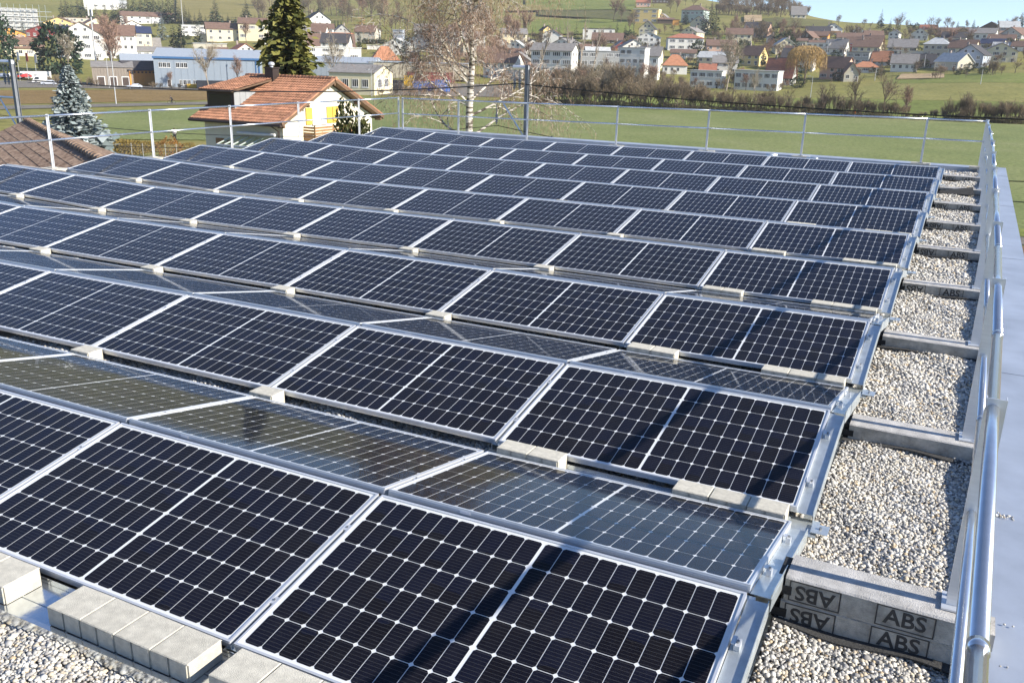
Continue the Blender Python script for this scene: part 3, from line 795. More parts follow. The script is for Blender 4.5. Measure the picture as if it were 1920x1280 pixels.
def leaf_mat(name, c1, c2, trans=0.25, obj_var=.15, rough=.6):
    m, n, l, b = new_mat(name); b.inputs['Roughness'].default_value = rough; b.inputs['Specular IOR Level'].default_value = .25
    ge = n.new('ShaderNodeNewGeometry'); rp = n.new('ShaderNodeValToRGB')
    rp.color_ramp.elements[0].color = (*c1, 1); rp.color_ramp.elements[1].color = (*c2, 1)
    l.new(ge.outputs['Random Per Island'], rp.inputs['Fac'])
    oi = n.new('ShaderNodeObjectInfo'); mr = n.new('ShaderNodeMapRange'); mr.inputs['To Min'].default_value = 1 - obj_var; mr.inputs['To Max'].default_value = 1 + obj_var
    l.new(oi.outputs['Random'], mr.inputs['Value']); hs = n.new('ShaderNodeHueSaturation'); l.new(mr.outputs['Result'], hs.inputs['Value']); l.new(rp.outputs['Color'], hs.inputs['Color'])
    l.new(hs.outputs['Color'], b.inputs['Base Color'])
    return m
M['bark'] = mat('bark', (.12, .09, .065), .95, 0, .3, 12, .3, 30, obj_var=.25)
M['bark_pale'] = mat('pale_bark', (.30, .25, .19), .95, 0, .25, 12, .3, 30, obj_var=.15)
M['twig'] = mat('brown_twigs', (.22, .168, .105), .95, 0, .25, 2, obj_var=.3)
M['twig_red'] = mat('reddish_twigs', (.33, .21, .15), .95, 0, .25, 2, obj_var=.2)
M['twig_pale'] = mat('pale_twigs', (.32, .27, .19), .95, 0, .2, 2, obj_var=.15)
M['twig_dark'] = mat('dark_twigs', (.23, .175, .11), .95, 0, .3, 2, obj_var=.25)
M['needle'] = leaf_mat('dark_needles', (.012, .026, .014), (.035, .062, .030), obj_var=.25)
M['needle_olive'] = leaf_mat('olive_needles', (.06, .072, .018), (.23, .215, .055), obj_var=.1)
M['needle_blue'] = leaf_mat('blue_needles', (.085, .115, .11), (.27, .32, .31), obj_var=.1)
M['golden'] = leaf_mat('golden_twigs', (.32, .20, .06), (.46, .31, .12), obj_var=.08)
M['larch'] = leaf_mat('rusty_needles', (.30, .14, .05), (.44, .22, .09), obj_var=.1)
M['hedge_leaf'] = leaf_mat('evergreen_leaves', (.018, .034, .012), (.055, .080, .024), obj_var=.2)
M['hedge_dry'] = leaf_mat('dry_hedge_leaves', (.16, .11, .03), (.30, .22, .06), obj_var=.15)
M['hedge_rust'] = leaf_mat('rusty_leaves', (.16, .08, .02), (.34, .18, .05), obj_var=.15)

def conifer(name, tiers, per, W, m, seed, droop=.35, blade=(.5, .16), low=.06, sub=3, jag=.25, power=.9):
    """unit height; boughs in whorls, each bough several needle blades"""
    rs = np.random.RandomState(seed); C, D, L, B = [], [], [], []
    for t in range(tiers):
        z = low + (1 - low) * (t / (tiers - 1)) ** .92
        r = W / 2 * (1 - z) ** power * (1 + rs.uniform(-jag, jag * .6)) + .012
        n = max(4, int(per * (0.35 + .65 * (1 - z))))
        for k in range(n):
            a = rs.uniform(0, 2 * np.pi); rr = r * rs.uniform(.6, 1.1)
            for s in range(sub):
                f = (s + .35) / sub
                p = np.array([math.cos(a) * rr * f, math.sin(a) * rr * f, z - droop * rr * f * f + rs.uniform(-.006, .006)])
                da = a + rs.uniform(-.7, .7)
                C.append(p); D.append((math.cos(da), math.sin(da), -droop * f + rs.uniform(-.25, .35)))
                l = max(.018, rr * blade[0] * rs.uniform(.7, 1.3)); L.append(l); B.append(max(.010, l * blade[1] * 2 * rs.uniform(.7, 1.4)))
    C, D, L, B = map(np.array, (C, D, L, B))
    V = leafset(C, D, L, B, np.array([0, 0, 1.0]), .55)
    crown = quads_mesh('crown', V, m)
    tr = MB(); tr.tube([(0, 0, -.02), (0, 0, .5), (0, 0, .985)], [.014, .009, .001], 6)
    return tr.mesh('trunk', M['bark']), crown
def skeleton(seed, levels=4, spread=.55, upw=.25, trunk=.32, wts=(5, 5, 5, 6), lean=0.03, thick=.016, weep=0.0, tip=.0026, ratio=.62):
    """unit-height bare tree: returns limb tubes and fine twig blades"""
    rs = np.random.RandomState(seed); limbs = MB(); C, D, L, B = [], [], [], []
    def grow(p, d, ln, rad, lv):
        nseg = 4 if lv < 2 else 3; pts = [p.copy()]; q = p.copy(); dd = d.copy()
        for s in range(nseg):
            dd = dd + rs.normal(0, .10 + .05 * lv, 3); dd[2] += upw * .12 - weep * .16 * lv
            dd /= np.linalg.norm(dd); q = q + dd * ln / nseg; pts.append(q.copy())
        if lv < levels - 1:
            limbs.tube(pts, [rad * (1 - .55 * i / nseg) for i in range(nseg + 1)], 6 if lv == 0 else (4 if lv < 2 else 3), 0, cap=False)
            n = wts[lv] + rs.randint(0, 2)
            for k in range(n):
                f = (.35 + .65 * (k + rs.uniform(.2, .9)) / n) if lv else (.45 + .55 * (k + rs.uniform(.3, 1)) / n)
                i = min(int(f * nseg), nseg - 1); t = f * nseg - i; o = pts[i] * (1 - t) + pts[i + 1] * t
                ax = pts[i + 1] - pts[i]; ax /= np.linalg.norm(ax)
                v = rs.normal(0, 1, 3); v -= ax * (v @ ax); v /= np.linalg.norm(v) + 1e-9
                sp = spread * rs.uniform(.7, 1.3); nd = ax * math.cos(sp) + v * math.sin(sp); nd[2] += upw * .35 - weep * .25 * lv; nd /= np.linalg.norm(nd)
                grow(o, nd, ln * ratio * rs.uniform(.7, 1.15), rad * .5, lv + 1)
        else:
            for i in range(nseg):
                C.append(pts[i]); D.append(pts[i + 1] - pts[i]); L.append(np.linalg.norm(pts[i + 1] - pts[i]) * 1.15); B.append(tip * 2.2)
                for s in range(2):
                    v = rs.normal(0, 1, 3) * .75 + (pts[i + 1] - pts[i]) / np.linalg.norm(pts[i + 1] - pts[i]); v[2] += upw - weep * .8
                    C.append(pts[i] + (pts[i + 1] - pts[i]) * rs.uniform(0, 1)); D.append(v); L.append(ln * rs.uniform(.35, .7)); B.append(tip * 1.6)
    d0 = np.array([rs.normal(0, lean), rs.normal(0, lean), 1.0]); grow(np.zeros(3) - np.array([0, 0, .02]), d0 / np.linalg.norm(d0), trunk * 1.5, thick, 0)
    return limbs, list(map(np.array, (C, D, L, B)))
def bare(name, seed, tw, bk, **k):
    limbs, (C, D, L, B) = skeleton(seed, **k)
    V = leafset(C, D, L, B, np.array([0, 0, 1.0]), 1.0)
    h = max(V[..., 2].max(), 1e-6); w = np.percentile(np.hypot(V[..., 0], V[..., 1]), 97) * 2
    V = V / h; limbs.v = [(a / h, b / h, c / h) for a, b, c in limbs.v]
    return limbs.mesh('trunk', bk), quads_mesh('crown', V, tw), w / h
def bush(name, n, m, seed, flat=1.0, blade=.09):
    rs = np.random.RandomState(seed)
    u = rs.normal(0, 1, (n, 3)); u /= np.linalg.norm(u, axis=1, keepdims=True); r = rs.uniform(.55, 1.0, n) ** .5
    lob = 1 + .22 * np.sin(u[:, 0] * 5 + seed) * np.sin(u[:, 1] * 4 + 1) + .15 * np.sin(u[:, 2] * 7)
    C = u * (r * lob)[:, None] * np.array([.5, .5, .5 * flat]); C[:, 2] += .5 * flat
    V = leafset(C, u + rs.normal(0, .7, (n, 3)), rs.uniform(.6, 1.4, n) * blade, rs.uniform(.5, 1, n) * blade * .8, np.array([0, 0, 1.0]), .8)
    V[..., 2] = np.maximum(V[..., 2], 0)
    st = MB()
    for k in range(3): st.tube([(rs.uniform(-.05, .05), rs.uniform(-.05, .05), -.03), (rs.uniform(-.2, .2), rs.uniform(-.2, .2), .5 * flat)], [.02, .008], 4)
    return st.mesh('trunk', M['bark']), quads_mesh('crown', V, m)
def multistem(seed, tw, bk, stems=7, tip=.004, spread=.45):
    """unit-height leafless shrub"""
    rs = np.random.RandomState(seed); lim = MB(); CC_ = [[], [], [], []]
    for s in range(stems):
        l_, q = skeleton(seed * 31 + s, levels=3, spread=spread, upw=.6, trunk=.34, wts=(7, 6, 5), lean=.34, thick=.012, tip=tip, ratio=.6)
        off = np.array([rs.uniform(-.25, .25), rs.uniform(-.25, .25), 0])
        i = len(lim.v); lim.v += [tuple(np.array(v) + off) for v in l_.v]; lim.f += [tuple(a + i for a in f) for f in l_.f]; lim.m += l_.m
        q[0] = q[0] + off
        for a in range(4): CC_[a].append(q[a])
    C, D, L, B = [np.concatenate(c) for c in CC_]
    V = leafset(C, D, L, B, np.array([0, 0, 1.0]), 1.0); h = V[..., 2].max(); V /= h; V[..., 2] = np.maximum(V[..., 2], -.01); lim.v = [(a / h, b / h, c / h) for a, b, c in lim.v]
    w = np.percentile(np.hypot(V[..., 0], V[..., 1]), 97) * 2
    return lim.mesh('trunk', bk), quads_mesh('crown', V, tw), w

PLANTS = {}
for i in range(4): PLANTS['spruce%d' % i] = conifer('spruce', 26, 15, .42 + .04 * i, M['needle'], 100 + i, sub=3, blade=(.5, .2)) + (.42 + .04 * i,)
PLANTS['thuja'] = conifer('thuja', 30, 16, .30, M['needle'], 120, droop=-.5, power=.45, sub=2, blade=(.7, .2)) + (.30,)
PLANTS['bluefir'] = conifer('bluefir', 26, 15, .48, M['needle_blue'], 121, sub=3, blade=(.5, .2)) + (.48,)
PLANTS['larch'] = conifer('larch', 26, 12, .46, M['larch'], 122, droop=-.2, power=.6, sub=2, blade=(.5, .12), jag=.5) + (.46,)
PLANTS['pine'] = bush('pine', 1500, M['needle'], 5, 1.0, .10) + (1.0,)
for i in range(5): PLANTS['bare%d' % i] = bare('bare', 200 + i * 7, M['twig'], M['bark'], levels=4, wts=(7, 6, 6, 5))
for i in range(3): PLANTS['red%d' % i] = bare('red', 260 + i * 7, M['twig_red'], M['bark'], levels=4, wts=(8, 6, 6, 5), spread=.45, upw=.4, tip=.0032)
for i in range(3): PLANTS['pale%d' % i] = bare('pale', 290 + i * 5, M['twig_pale'], M['bark_pale'], levels=4, wts=(8, 7, 6, 5), spread=.5, tip=.002)
for i in range(3): PLANTS['dark%d' % i] = bare('dark', 320 + i * 3, M['twig_dark'], M['bark'], levels=4, wts=(6, 5, 5, 4), spread=.7, tip=.0026, thick=.02)
for i in range(3): PLANTS['poplar%d' % i] = bare('poplar', 340 + i, M['twig_pale'], M['bark_pale'], levels=3, wts=(14, 5, 5), spread=.35, upw=.9, trunk=.62, thick=.014, tip=.0018, ratio=.22)
for i in range(4): PLANTS['shrub%d' % i] = multistem(400 + i, M['twig'], M['bark'], 7, .0034, .36)
for i in range(3): PLANTS['shrubd%d' % i] = multistem(430 + i, M['twig_dark'], M['bark'], 8, .0042, .36)
for i in range(3): PLANTS['bush%d' % i] = bush('bush', 700, M['hedge_leaf'], 20 + i, .9, .12) + (1.0,)
PLANTS['drybush'] = bush('drybush', 1400, M['hedge_dry'], 31, .7, .07) + (1.0,)
M['bramble'] = leaf_mat('bramble_thicket', (.075, .068, .036), (.22, .18, .10), obj_var=.2)
PLANTS['bramble'] = bush('bramble', 1300, M['bramble'], 35, .62, .075) + (1.0,)
PLANTS['rustbush'] = bush('rustbush', 1600, M['hedge_rust'], 33, .8, .06) + (1.0,)
# weeping willow
rs = np.random.RandomState(77); C, D, L, B = [], [], [], []
for k in range(900):
    a = rs.uniform(0, 2 * np.pi); r = .42 * rs.uniform(0, 1) ** .5; zt = .72 + .27 * math.sqrt(max(0, 1 - (r / .45) ** 2)) * rs.uniform(.75, 1)
    p = np.array([math.cos(a) * r, math.sin(a) * r, zt]); dd = np.array([math.cos(a) * .25, math.sin(a) * .25, -.2])
    for s in range(rs.randint(4, 9)):
        ln = .07; C.append(p.copy()); D.append(dd.copy()); L.append(ln * 1.3); B.append(.007)
        p = p + dd / np.linalg.norm(dd) * ln; dd = dd * .6 + np.array([rs.normal(0, .05), rs.normal(0, .05), -.35])
        if p[2] < .08: break
C, D, L, B = map(np.array, (C, D, L, B)); tk = MB(); tk.tube([(0, 0, -.02), (.01, 0, .3), (-.02, 0, .6)], [.03, .022, .012], 6)
for k in range(8): a = k * .8; tk.tube([(0, 0, .4), (math.cos(a) * .2, math.sin(a) * .2, .75), (math.cos(a) * .3, math.sin(a) * .3, .9)], [.012, .007, .003], 4)
PLANTS['willow'] = (tk.mesh('trunk', M['bark']), quads_mesh('crown', leafset(C, D, L, B, np.array([0, 0, 1.0]), 1.0), M['golden']), .95)

PNAME = {'spruce': 'spruce_tree', 'thuja': 'thuja_tree', 'bluefir': 'blue_spruce', 'larch': 'larch_tree', 'pine': 'pine_tree', 'bare': 'bare_tree', 'red': 'bare_tree', 'pale': 'bare_tree', 'dark': 'bare_tree',
         'poplar': 'poplar_tree', 'shrub': 'leafless_shrub', 'shrubd': 'leafless_shrub', 'bush': 'evergreen_bush', 'drybush': 'dry_hedge', 'rustbush': 'rusty_bush', 'bramble': 'bramble_thicket', 'willow': 'willow_tree'}
PDESC = {'spruce': 'dark green spruce', 'thuja': 'narrow dark thuja', 'bluefir': 'blue-grey spruce', 'larch': 'rust-coloured larch', 'pine': 'broad dark pine', 'bare': 'leafless brown tree', 'red': 'leafless reddish tree',
         'pale': 'leafless pale tree', 'dark': 'leafless dark tree', 'poplar': 'tall slim bare poplar', 'shrub': 'leafless brown shrub', 'shrubd': 'leafless dark shrub', 'bush': 'round evergreen bush', 'drybush': 'dry yellow hedge', 'rustbush': 'rusty round bush', 'bramble': 'dark bramble thicket', 'willow': 'golden weeping willow'}
PLIST = []
def plant(kind, px, py, hpx, wf=1.0, where='', d=None):
    """stands at a photo pixel's spot on the land; hpx is its height there"""
    if d is None: p, d = G(px, py)
    else: p = AT(px, d)
    h = hpx * d / FPX
    tr, cw, wr = PLANTS[kind]
    stem = kind.rstrip('0123456789')
    o = empty(PNAME[stem], p, (0, 0, rnd.uniform(0, 6.28)))
    a = link('trunk', tr, o); b = link('crown', cw, o)
    for q in (a, b): q.scale = (h * wf, h * wf, h)
    PLIST.append((stem, where, px, o)); return o

def plant_top(kind, px, pytop, d, flat, wf, where):
    hx, hy, sl = ray_h(px, pytop); h = (CAM.z + sl * d - GROUND) / flat
    return plant(kind, px, None, h * FPX / d, wf, where, d=d)
# ------------------------------------------------------------------ village houses
def wallmat(n, c): return mat('wall_' + n, c, .92, 0, .05, .6, .15, 8)
def roofmat(n, c, r=.85): return mat('roof_' + n, c, r, 0, .22, .9, .3, 6, stretch=(1, 1, 3))
WALL = {'W': ('white', (.74, .72, .66)), 'C': ('cream', (.72, .64, .44)), 'Y': ('yellow', (.74, .56, .24)), 'G': ('grey', (.40, .40, .38)), 'B': ('blue-grey', (.36, .40, .46)), 'O': ('orange', (.62, .30, .07)),
        'K': ('pinkish', (.62, .40, .30)), 'R': ('red', (.45, .05, .04)), 'D': ('dark timber', (.10, .07, .05)), 'N': ('dark red', (.22, .04, .035)), 'E': ('beige', (.52, .48, .38)), 'T': ('pale green', (.40, .48, .44))}
ROOF = {'b': ('brown', (.17, .105, .075)), 'g': ('grey', (.23, .215, .20)), 'd': ('dark', (.055, .052, .055)), 'o': ('orange', (.43, .19, .10)), 'p': ('pale grey', (.46, .47, .46)), 'r': ('red', (.36, .14, .085)), 'u': ('dark blue', (.022, .035, .085)), 'w': ('white', (.7, .7, .67))}
WM = {k: wallmat(v[0].replace(' ', '_'), v[1]) for k, v in WALL.items()}
RM = {k: roofmat(v[0].replace(' ', '_'), v[1]) for k, v in ROOF.items()}
M['winframe'] = mat('window_frame_paint', (.72, .71, .68), .6, 0, .04, 3)
def pane_mat():
    m, n, l, b = new_mat('window_pane'); b.inputs['Base Color'].default_value = (.02, .025, .03, 1); b.inputs['Roughness'].default_value = .08
    oi = n.new('ShaderNodeObjectInfo'); rp = n.new('ShaderNodeValToRGB'); rp.color_ramp.interpolation = 'CONSTANT'
    rp.color_ramp.elements[0].color = (.018, .022, .028, 1); rp.color_ramp.elements[1].position = .72; rp.color_ramp.elements[1].color = (.16, .16, .15, 1)
    l.new(oi.outputs['Random'], rp.inputs['Fac']); l.new(rp.outputs['Color'], b.inputs['Base Color']); return m
M['pane'] = pane_mat()
M['chimney'] = mat('chimney_render', (.34, .28, .24), .9, 0, .15, 3)
M['wood'] = mat('balcony_wood', (.30, .17, .075), .8, 0, .25, 4, .2, 20, stretch=(1, 1, 6))
M['wood_dark'] = mat('dark_wood', (.07, .05, .04), .8, 0, .25, 4)
def window_mesh(mull=1):
    """unit window 1 x 1 in the XZ plane, facing -Y: frame, sill, panes set back"""
    m = MB(); t = .07
    m.box(-.5, .5, -.05, .0, -.5, -.5 + t, 0); m.box(-.5, .5, -.05, 0, .5 - t, .5, 0); m.box(-.5, -.5 + t, -.05, 0, -.5 + t, .5 - t, 0); m.box(.5 - t, .5, -.05, 0, -.5 + t, .5 - t, 0)
    for k in range(mull): x = -.5 + (k + 1) / (mull + 1); m.box(x - .03, x + .03, -.045, 0, -.5 + t, .5 - t, 0)
    m.box(-.56, .56, -.10, 0, -.58, -.5 - .001, 0)
    m.face([(-.5 + t, -.012, -.5 + t), (.5 - t, -.012, -.5 + t), (.5 - t, -.012, .5 - t), (-.5 + t, -.012, .5 - t)], 1)
    return m.mesh('window', [M['winframe'], M['pane']])
WIN1, WIN2, WIN3 = window_mesh(1), window_mesh(2), window_mesh(3)
dm = MB(); dm.box(-.5, .5, -.06, 0, 0, 1, 0); dm.box(-.4, .4, -.075, -.06, .06, .92, 1); DOOR = dm.mesh('door', [M['winframe'], M['wood_dark']])
HLIST = []
def slab(mb, p, t, mi=0):
    """roof slab: quad p (top side) with thickness t downwards"""
    lo = [(x, y, z - t) for x, y, z in p]; mb.hexa(lo + list(p), mi)
def house_shell(o, w, l, e, r, kind, wm, rm, ov=.55):
    t = .22
    a = MB()
    if kind == 'g':
        for y in (0, l): pass
        P = [(-w / 2, 0), (w / 2, 0), (w / 2, e), (0, e + r), (-w / 2, e)]
    if kind == 'g':
        i = len(a.v); a.v += [(x, -0, z) for x, z in P] + [(x, l, z) for x, z in P]
        a.f += [(i, i + 1, i + 2, i + 3, i + 4), (i + 9, i + 8, i + 7, i + 6, i + 5), (i + 1, i + 6, i + 7, i + 2), (i + 5, i, i + 4, i + 9), (i + 2, i + 7, i + 8, i + 3), (i + 3, i + 8, i + 9, i + 4)]; a.m += [0] * 6
        s = r / (w / 2); b = MB(); x = w / 2 + ov; ze = e - s * ov
        slab(b, [(-x, -ov, ze + t), (0, -ov, e + r + t), (0, l + ov, e + r + t), (-x, l + ov, ze + t)], t - .01); slab(b, [(0.001, -ov, e + r + t), (x, -ov, ze + t), (x, l + ov, ze + t), (0.001, l + ov, e + r + t)], t - .01)
    elif kind == 'e':
        P = [(0, 0), (0, e), (l / 2, e + r), (l, e), (l, 0)]
        i = len(a.v); a.v += [(-w / 2, y, z) for y, z in P] + [(w / 2, y, z) for y, z in P]
        a.f += [(i, i + 1, i + 2, i + 3, i + 4), (i + 9, i + 8, i + 7, i + 6, i + 5), (i, i + 5, i + 6, i + 1), (i + 4, i + 3, i + 8, i + 9), (i + 1, i + 6, i + 7, i + 2), (i + 2, i + 7, i + 8, i + 3)]; a.m += [0] * 6
        s = r / (l / 2); b = MB(); ze = e - s * ov; X = w / 2 + ov
        slab(b, [(-X, -ov, ze + t), (X, -ov, ze + t), (X, l / 2, e + r + t), (-X, l / 2, e + r + t)], t - .01); slab(b, [(-X, l / 2 + .001, e + r + t), (X, l / 2 + .001, e + r + t), (X, l + ov, ze + t), (-X, l + ov, ze + t)], t - .01)
    elif kind == 'h':
        a.box(-w / 2, w / 2, 0, l, 0, e); b = MB(); X = w / 2 + ov; hip = min(l, w) / 2 * .95; rx = max(w / 2 - hip, .15)
        i = len(b.v); b.v += [(-X, -ov, e), (X, -ov, e), (X, l + ov, e), (-X, l + ov, e), (-rx, l / 2, e + r), (rx, l / 2, e + r), (-X, -ov, e + .15), (X, -ov, e + .15), (X, l + ov, e + .15), (-X, l + ov, e + .15)]
        b.f += [(i + 3, i + 2, i + 1, i), (i, i + 1, i + 7, i + 6), (i + 1, i + 2, i + 8, i + 7), (i + 2, i + 3, i + 9, i + 8), (i + 3, i, i + 6, i + 9), (i + 6, i + 7, i + 5, i + 4), (i + 7, i + 8, i + 5), (i + 8, i + 9, i + 4, i + 5), (i + 9, i + 6, i + 4)]; b.m += [0] * 9
    else:
        a.box(-w / 2, w / 2, 0, l, 0, e); b = MB(); b.box(-w / 2 - .25, w / 2 + .25, -.25, l + .25, e + .002, e + .30)
    wl = a.build('wall', wm, o); rf = b.build('roof', rm, o)
    return wl, rf
def house(px, py, wpx, epx, rpx, kind, wc, rc, rot=0, depth=None, label=None, floors=None, cols=None, name=None, chimney=True, win=True, balcony=False, d=None, cat='house', where=None, wide=False):
    if d is None: p, d = G(px, py)
    else: p = AT(px, d)
    k = d / FPX; w, e, r = wpx * k, epx * k, rpx * k
    l = depth * k if depth else (w * 1.15 if kind == 'g' else max(min(w * .75, 13), 6))
    hx, hy = p.x - CAM.x, p.y - CAM.y
    o = empty(name or 'house', (p.x, p.y, p.z - .4), (0, 0, math.atan2(-hx, hy) + R(rot)))
    e += .4
    wl, rf = house_shell(o, w, l, e, r, kind, WM[wc], RM[rc], .5 if kind != 'f' else 0)
    if chimney and kind != 'f':
        c = MB(); cx = w * rnd.choice((-.22, .2)); cy = l * .5; c.cbox((cx, cy, e + r + .35), .7, .7, 1.5); c.cbox((cx, cy, e + r + 1.17), .85, .85, .12); c.build('chimney', M['chimney'], rf)
    if win:
        nf = floors or max(1, int(round((e - .6) / 2.8))); nc = cols or max(2, int(round(w / 3.4)))
        fh = (e - .4) / nf
        for f_ in range(nf):
            for c_ in range(nc):
                if rnd.random() < .06 and nc > 2: continue
                x = -w / 2 + (c_ + .5) * w / nc; z = .4 + (f_ + .56) * fh
                big = wide or rnd.random() < .25
                q = link('window', WIN3 if big else WIN1, o, (x, -.005, z)); q.scale = (min(w / nc * (.78 if big else .45), 3.2 if big else 1.5), 1, min(fh * .52, 1.55))
        if kind == 'g' and r > 2.2:
            for s_ in ((-1, 1) if w > 8 else (0,)): q = link('window', WIN1, o, (s_ * w * .12, -.005, e + r * .33)); q.scale = (min(1.2, w * .14), 1, min(1.3, r * .38))
        ns = max(1, int(l / 4)); 
        for f_ in range(nf):
            for c_ in range(ns):
                y = (c_ + .5) * l / ns; z = .4 + (f_ + .56) * fh
                q = link('window', WIN1, o, (w / 2 + .005, y, z), (0, 0, R(90))); q.scale = (min(1.3, l / ns * .5), 1, min(fh * .5, 1.4))
        if rnd.random() < .4 or not nf: q = link('door', DOOR, o, (w * .36, -.004, .35)); q.scale = (1.0, 1, 2.05)
    if balcony:
        b = MB(); zb = e * .5; b.box(-w * .42, w * .42, -1.3, -.01, zb - .14, zb); b.box(-w * .42, w * .42, -1.34, -1.28, zb, zb + .95); b.build('balcony', M['wood'], o)
    wname, rname = WALL[wc][0], ROOF[rc][0]
    shape = {'g': 'gabled', 'e': 'long', 'h': 'hipped', 'f': 'flat'}[kind]
    desc = ('%s flat-roofed block' % wname) if kind == 'f' else '%s house with %s %s roof' % (wname, rname, shape)
    reg = where or ('at the far left' if px < 300 else 'above the blue hall' if px < 560 else 'behind the orange tiled house' if px < 900 else 'behind the catenary mast' if px < 1250 else 'on the centre-right slope' if px < 1500 else 'on the right hillside')
    o['category'] = cat; o['group'] = 'village houses ' + reg
    HLIST.append((desc, reg, px, o, label)); return o
H = house
# far left
H(28, 57, 70, 32, 0, 'f', 'G', 'p', 4, wide=True, label='grey block wrapped in scaffolding on the left hillside')
SCAF = HLIST[-1][3]
H(112, 60, 48, 13, 9, 'g', 'Y', 'b', -8); H(78, 74, 46, 12, 8, 'g', 'N', 'b', -14); H(20, 78, 46, 12, 8, 'g', 'O', 'd', 10)
H(34, 108, 34, 20, 10, 'e', 'C', 'b', 6, floors=2); H(58, 109, 40, 15, 15, 'e', 'C', 'b', 2, cols=3)
H(215, 112, 66, 38, 16, 'e', 'W', 'b', -4, floors=3, cols=7); H(128, 112, 30, 42, 9, 'e', 'W', 'u', -4, floors=3, cols=2)
H(157, 114, 58, 42, 17, 'g', 'W', 'b', -4, floors=3, cols=4, wide=True, depth=50, label='large white apartment house with a broad gable at left')
H(258, 100, 48, 32, 10, 'e', 'C', 'u', 4, floors=3, cols=4)
H(155, 51, 52, 13, 0, 'f', 'E', 'b', 0, cols=5); H(188, 19, 48, 22, 0, 'f', 'W', 'p', -10, floors=2, cols=4, wide=True); H(222, 17, 26, 8, 5, 'e', 'G', 'p', 0); H(183, 60, 44, 9, 12, 'g', 'C', 'b', 10)
H(278, 46, 84, 12, 7, 'e', 'W', 'b', 4, cols=7); H(250, 61, 42, 8, 10, 'g', 'W', 'b', 6)
H(275, 99, 46, 8, 15, 'e', 'W', 'g', 3, cols=4); H(290, 108, 58, 9, 7, 'e', 'W', 'g', 3, cols=5)
# above the blue hall
H(372, 67, 52, 16, 0, 'f', 'W', 'p', 2, cols=4, wide=True); H(422, 78, 58, 20, 10, 'e', 'C', 'b', 4, floors=2, cols=4); H(398, 79, 38, 12, 0, 'f', 'C', 'g', 3, win=False)
H(474, 77, 46, 28, 9, 'e', 'C', 'b', -6, floors=2, cols=3, wide=True); H(499, 84, 14, 10, 7, 'g', 'W', 'b', -8); H(462, 106, 40, 7, 13, 'g', 'W', 'r', 14); H(395, 99, 54, 14, 0, 'f', 'E', 'p', 0, win=False); H(410, 106, 30, 7, 7, 'e', 'W', 'b', 0)
# behind the orange tiled house
H(601, 70, 38, 28, 13, 'g', 'W', 'd', 14, floors=2, cols=3, balcony=True); H(643, 69, 28, 7, 12, 'g', 'G', 'g', 10); H(622, 96, 80, 8, 20, 'e', 'E', 'b', 2, cols=6); H(640, 92, 42, 14, 12, 'e', 'O', 'o', 2)
H(625, 113, 98, 20, 0, 'f', 'W', 'w', 2, cols=4, wide=True); H(615, 93, 40, 12, 0, 'f', 'W', 'w', 2, cols=3, wide=True, depth=20); H(746, 84, 18, 24, 0, 'f', 'B', 'p', -12, floors=2, cols=2, wide=True); H(715, 94, 50, 7, 0, 'f', 'W', 'p', 0, win=False)
H(724, 121, 46, 7, 24, 'h', 'W', 'o', 8, cols=3); H(806, 67, 28, 12, 7, 'e', 'W', 'g', 0); H(835, 124, 28, 26, 16, 'g', 'C', 'd', 12); H(875, 58, 24, 15, 8, 'g', 'Y', 'g', 0); H(590, 92, 30, 14, 6, 'e', 'W', 'o', 0)
# behind the catenary mast
H(1027, 77, 18, 18, 7, 'g', 'Y', 'd', 20); H(1122, 75, 56, 18, 0, 'f', 'W', 'd', 0, cols=4); H(1138, 83, 54, 7, 12, 'e', 'D', 'b', -4); H(1168, 99, 36, 7, 13, 'g', 'N', 'g', 10, balcony=True)
H(1182, 157, 46, 60, 0, 'f', 'W', 'p', -14, floors=4, cols=4, wide=True, label='tall white apartment block with wide windows behind the hedgerow'); H(1126, 141, 74, 40, 0, 'f', 'G', 'p', 3, floors=3, cols=5, wide=True)
H(1032, 154, 76, 54, 12, 'e', 'W', 'g', -18, floors=4, cols=4, wide=True, depth=40); H(1104, 113, 34, 9, 17, 'e', 'W', 'b', 6); H(1060, 91, 22, 10, 8, 'e', 'W', 'd', 0); H(1000, 92, 24, 8, 8, 'g', 'W', 'd', 14); H(968, 118, 30, 14, 9, 'e', 'C', 'b', 0); H(940, 96, 26, 12, 8, 'g', 'W', 'b', 6)
H(1210, 43, 44, 22, 0, 'f', 'Y', 'w', -10, floors=3, cols=3, wide=True); H(1240, 42, 20, 7, 7, 'g', 'C', 'g', -14); H(1212, 71, 28, 14, 13, 'g', 'C', 'd', -8); H(1218, 151, 26, 38, 0, 'f', 'W', 'p', -10, floors=3, cols=2); H(1215, 163, 22, 13, 0, 'f', 'D', 'd', 0, win=False, cat='shed', name='garden_shed', label='dark garden shed at the foot of the white blocks')
H(1206, 14, 24, 8, 5, 'e', 'K', 'r', 0); H(1239, 7, 30, 7, 6, 'e', 'D', 'r', 0); H(1248, 44, 28, 6, 3, 'e', 'D', 'b', 0, win=False, chimney=False)
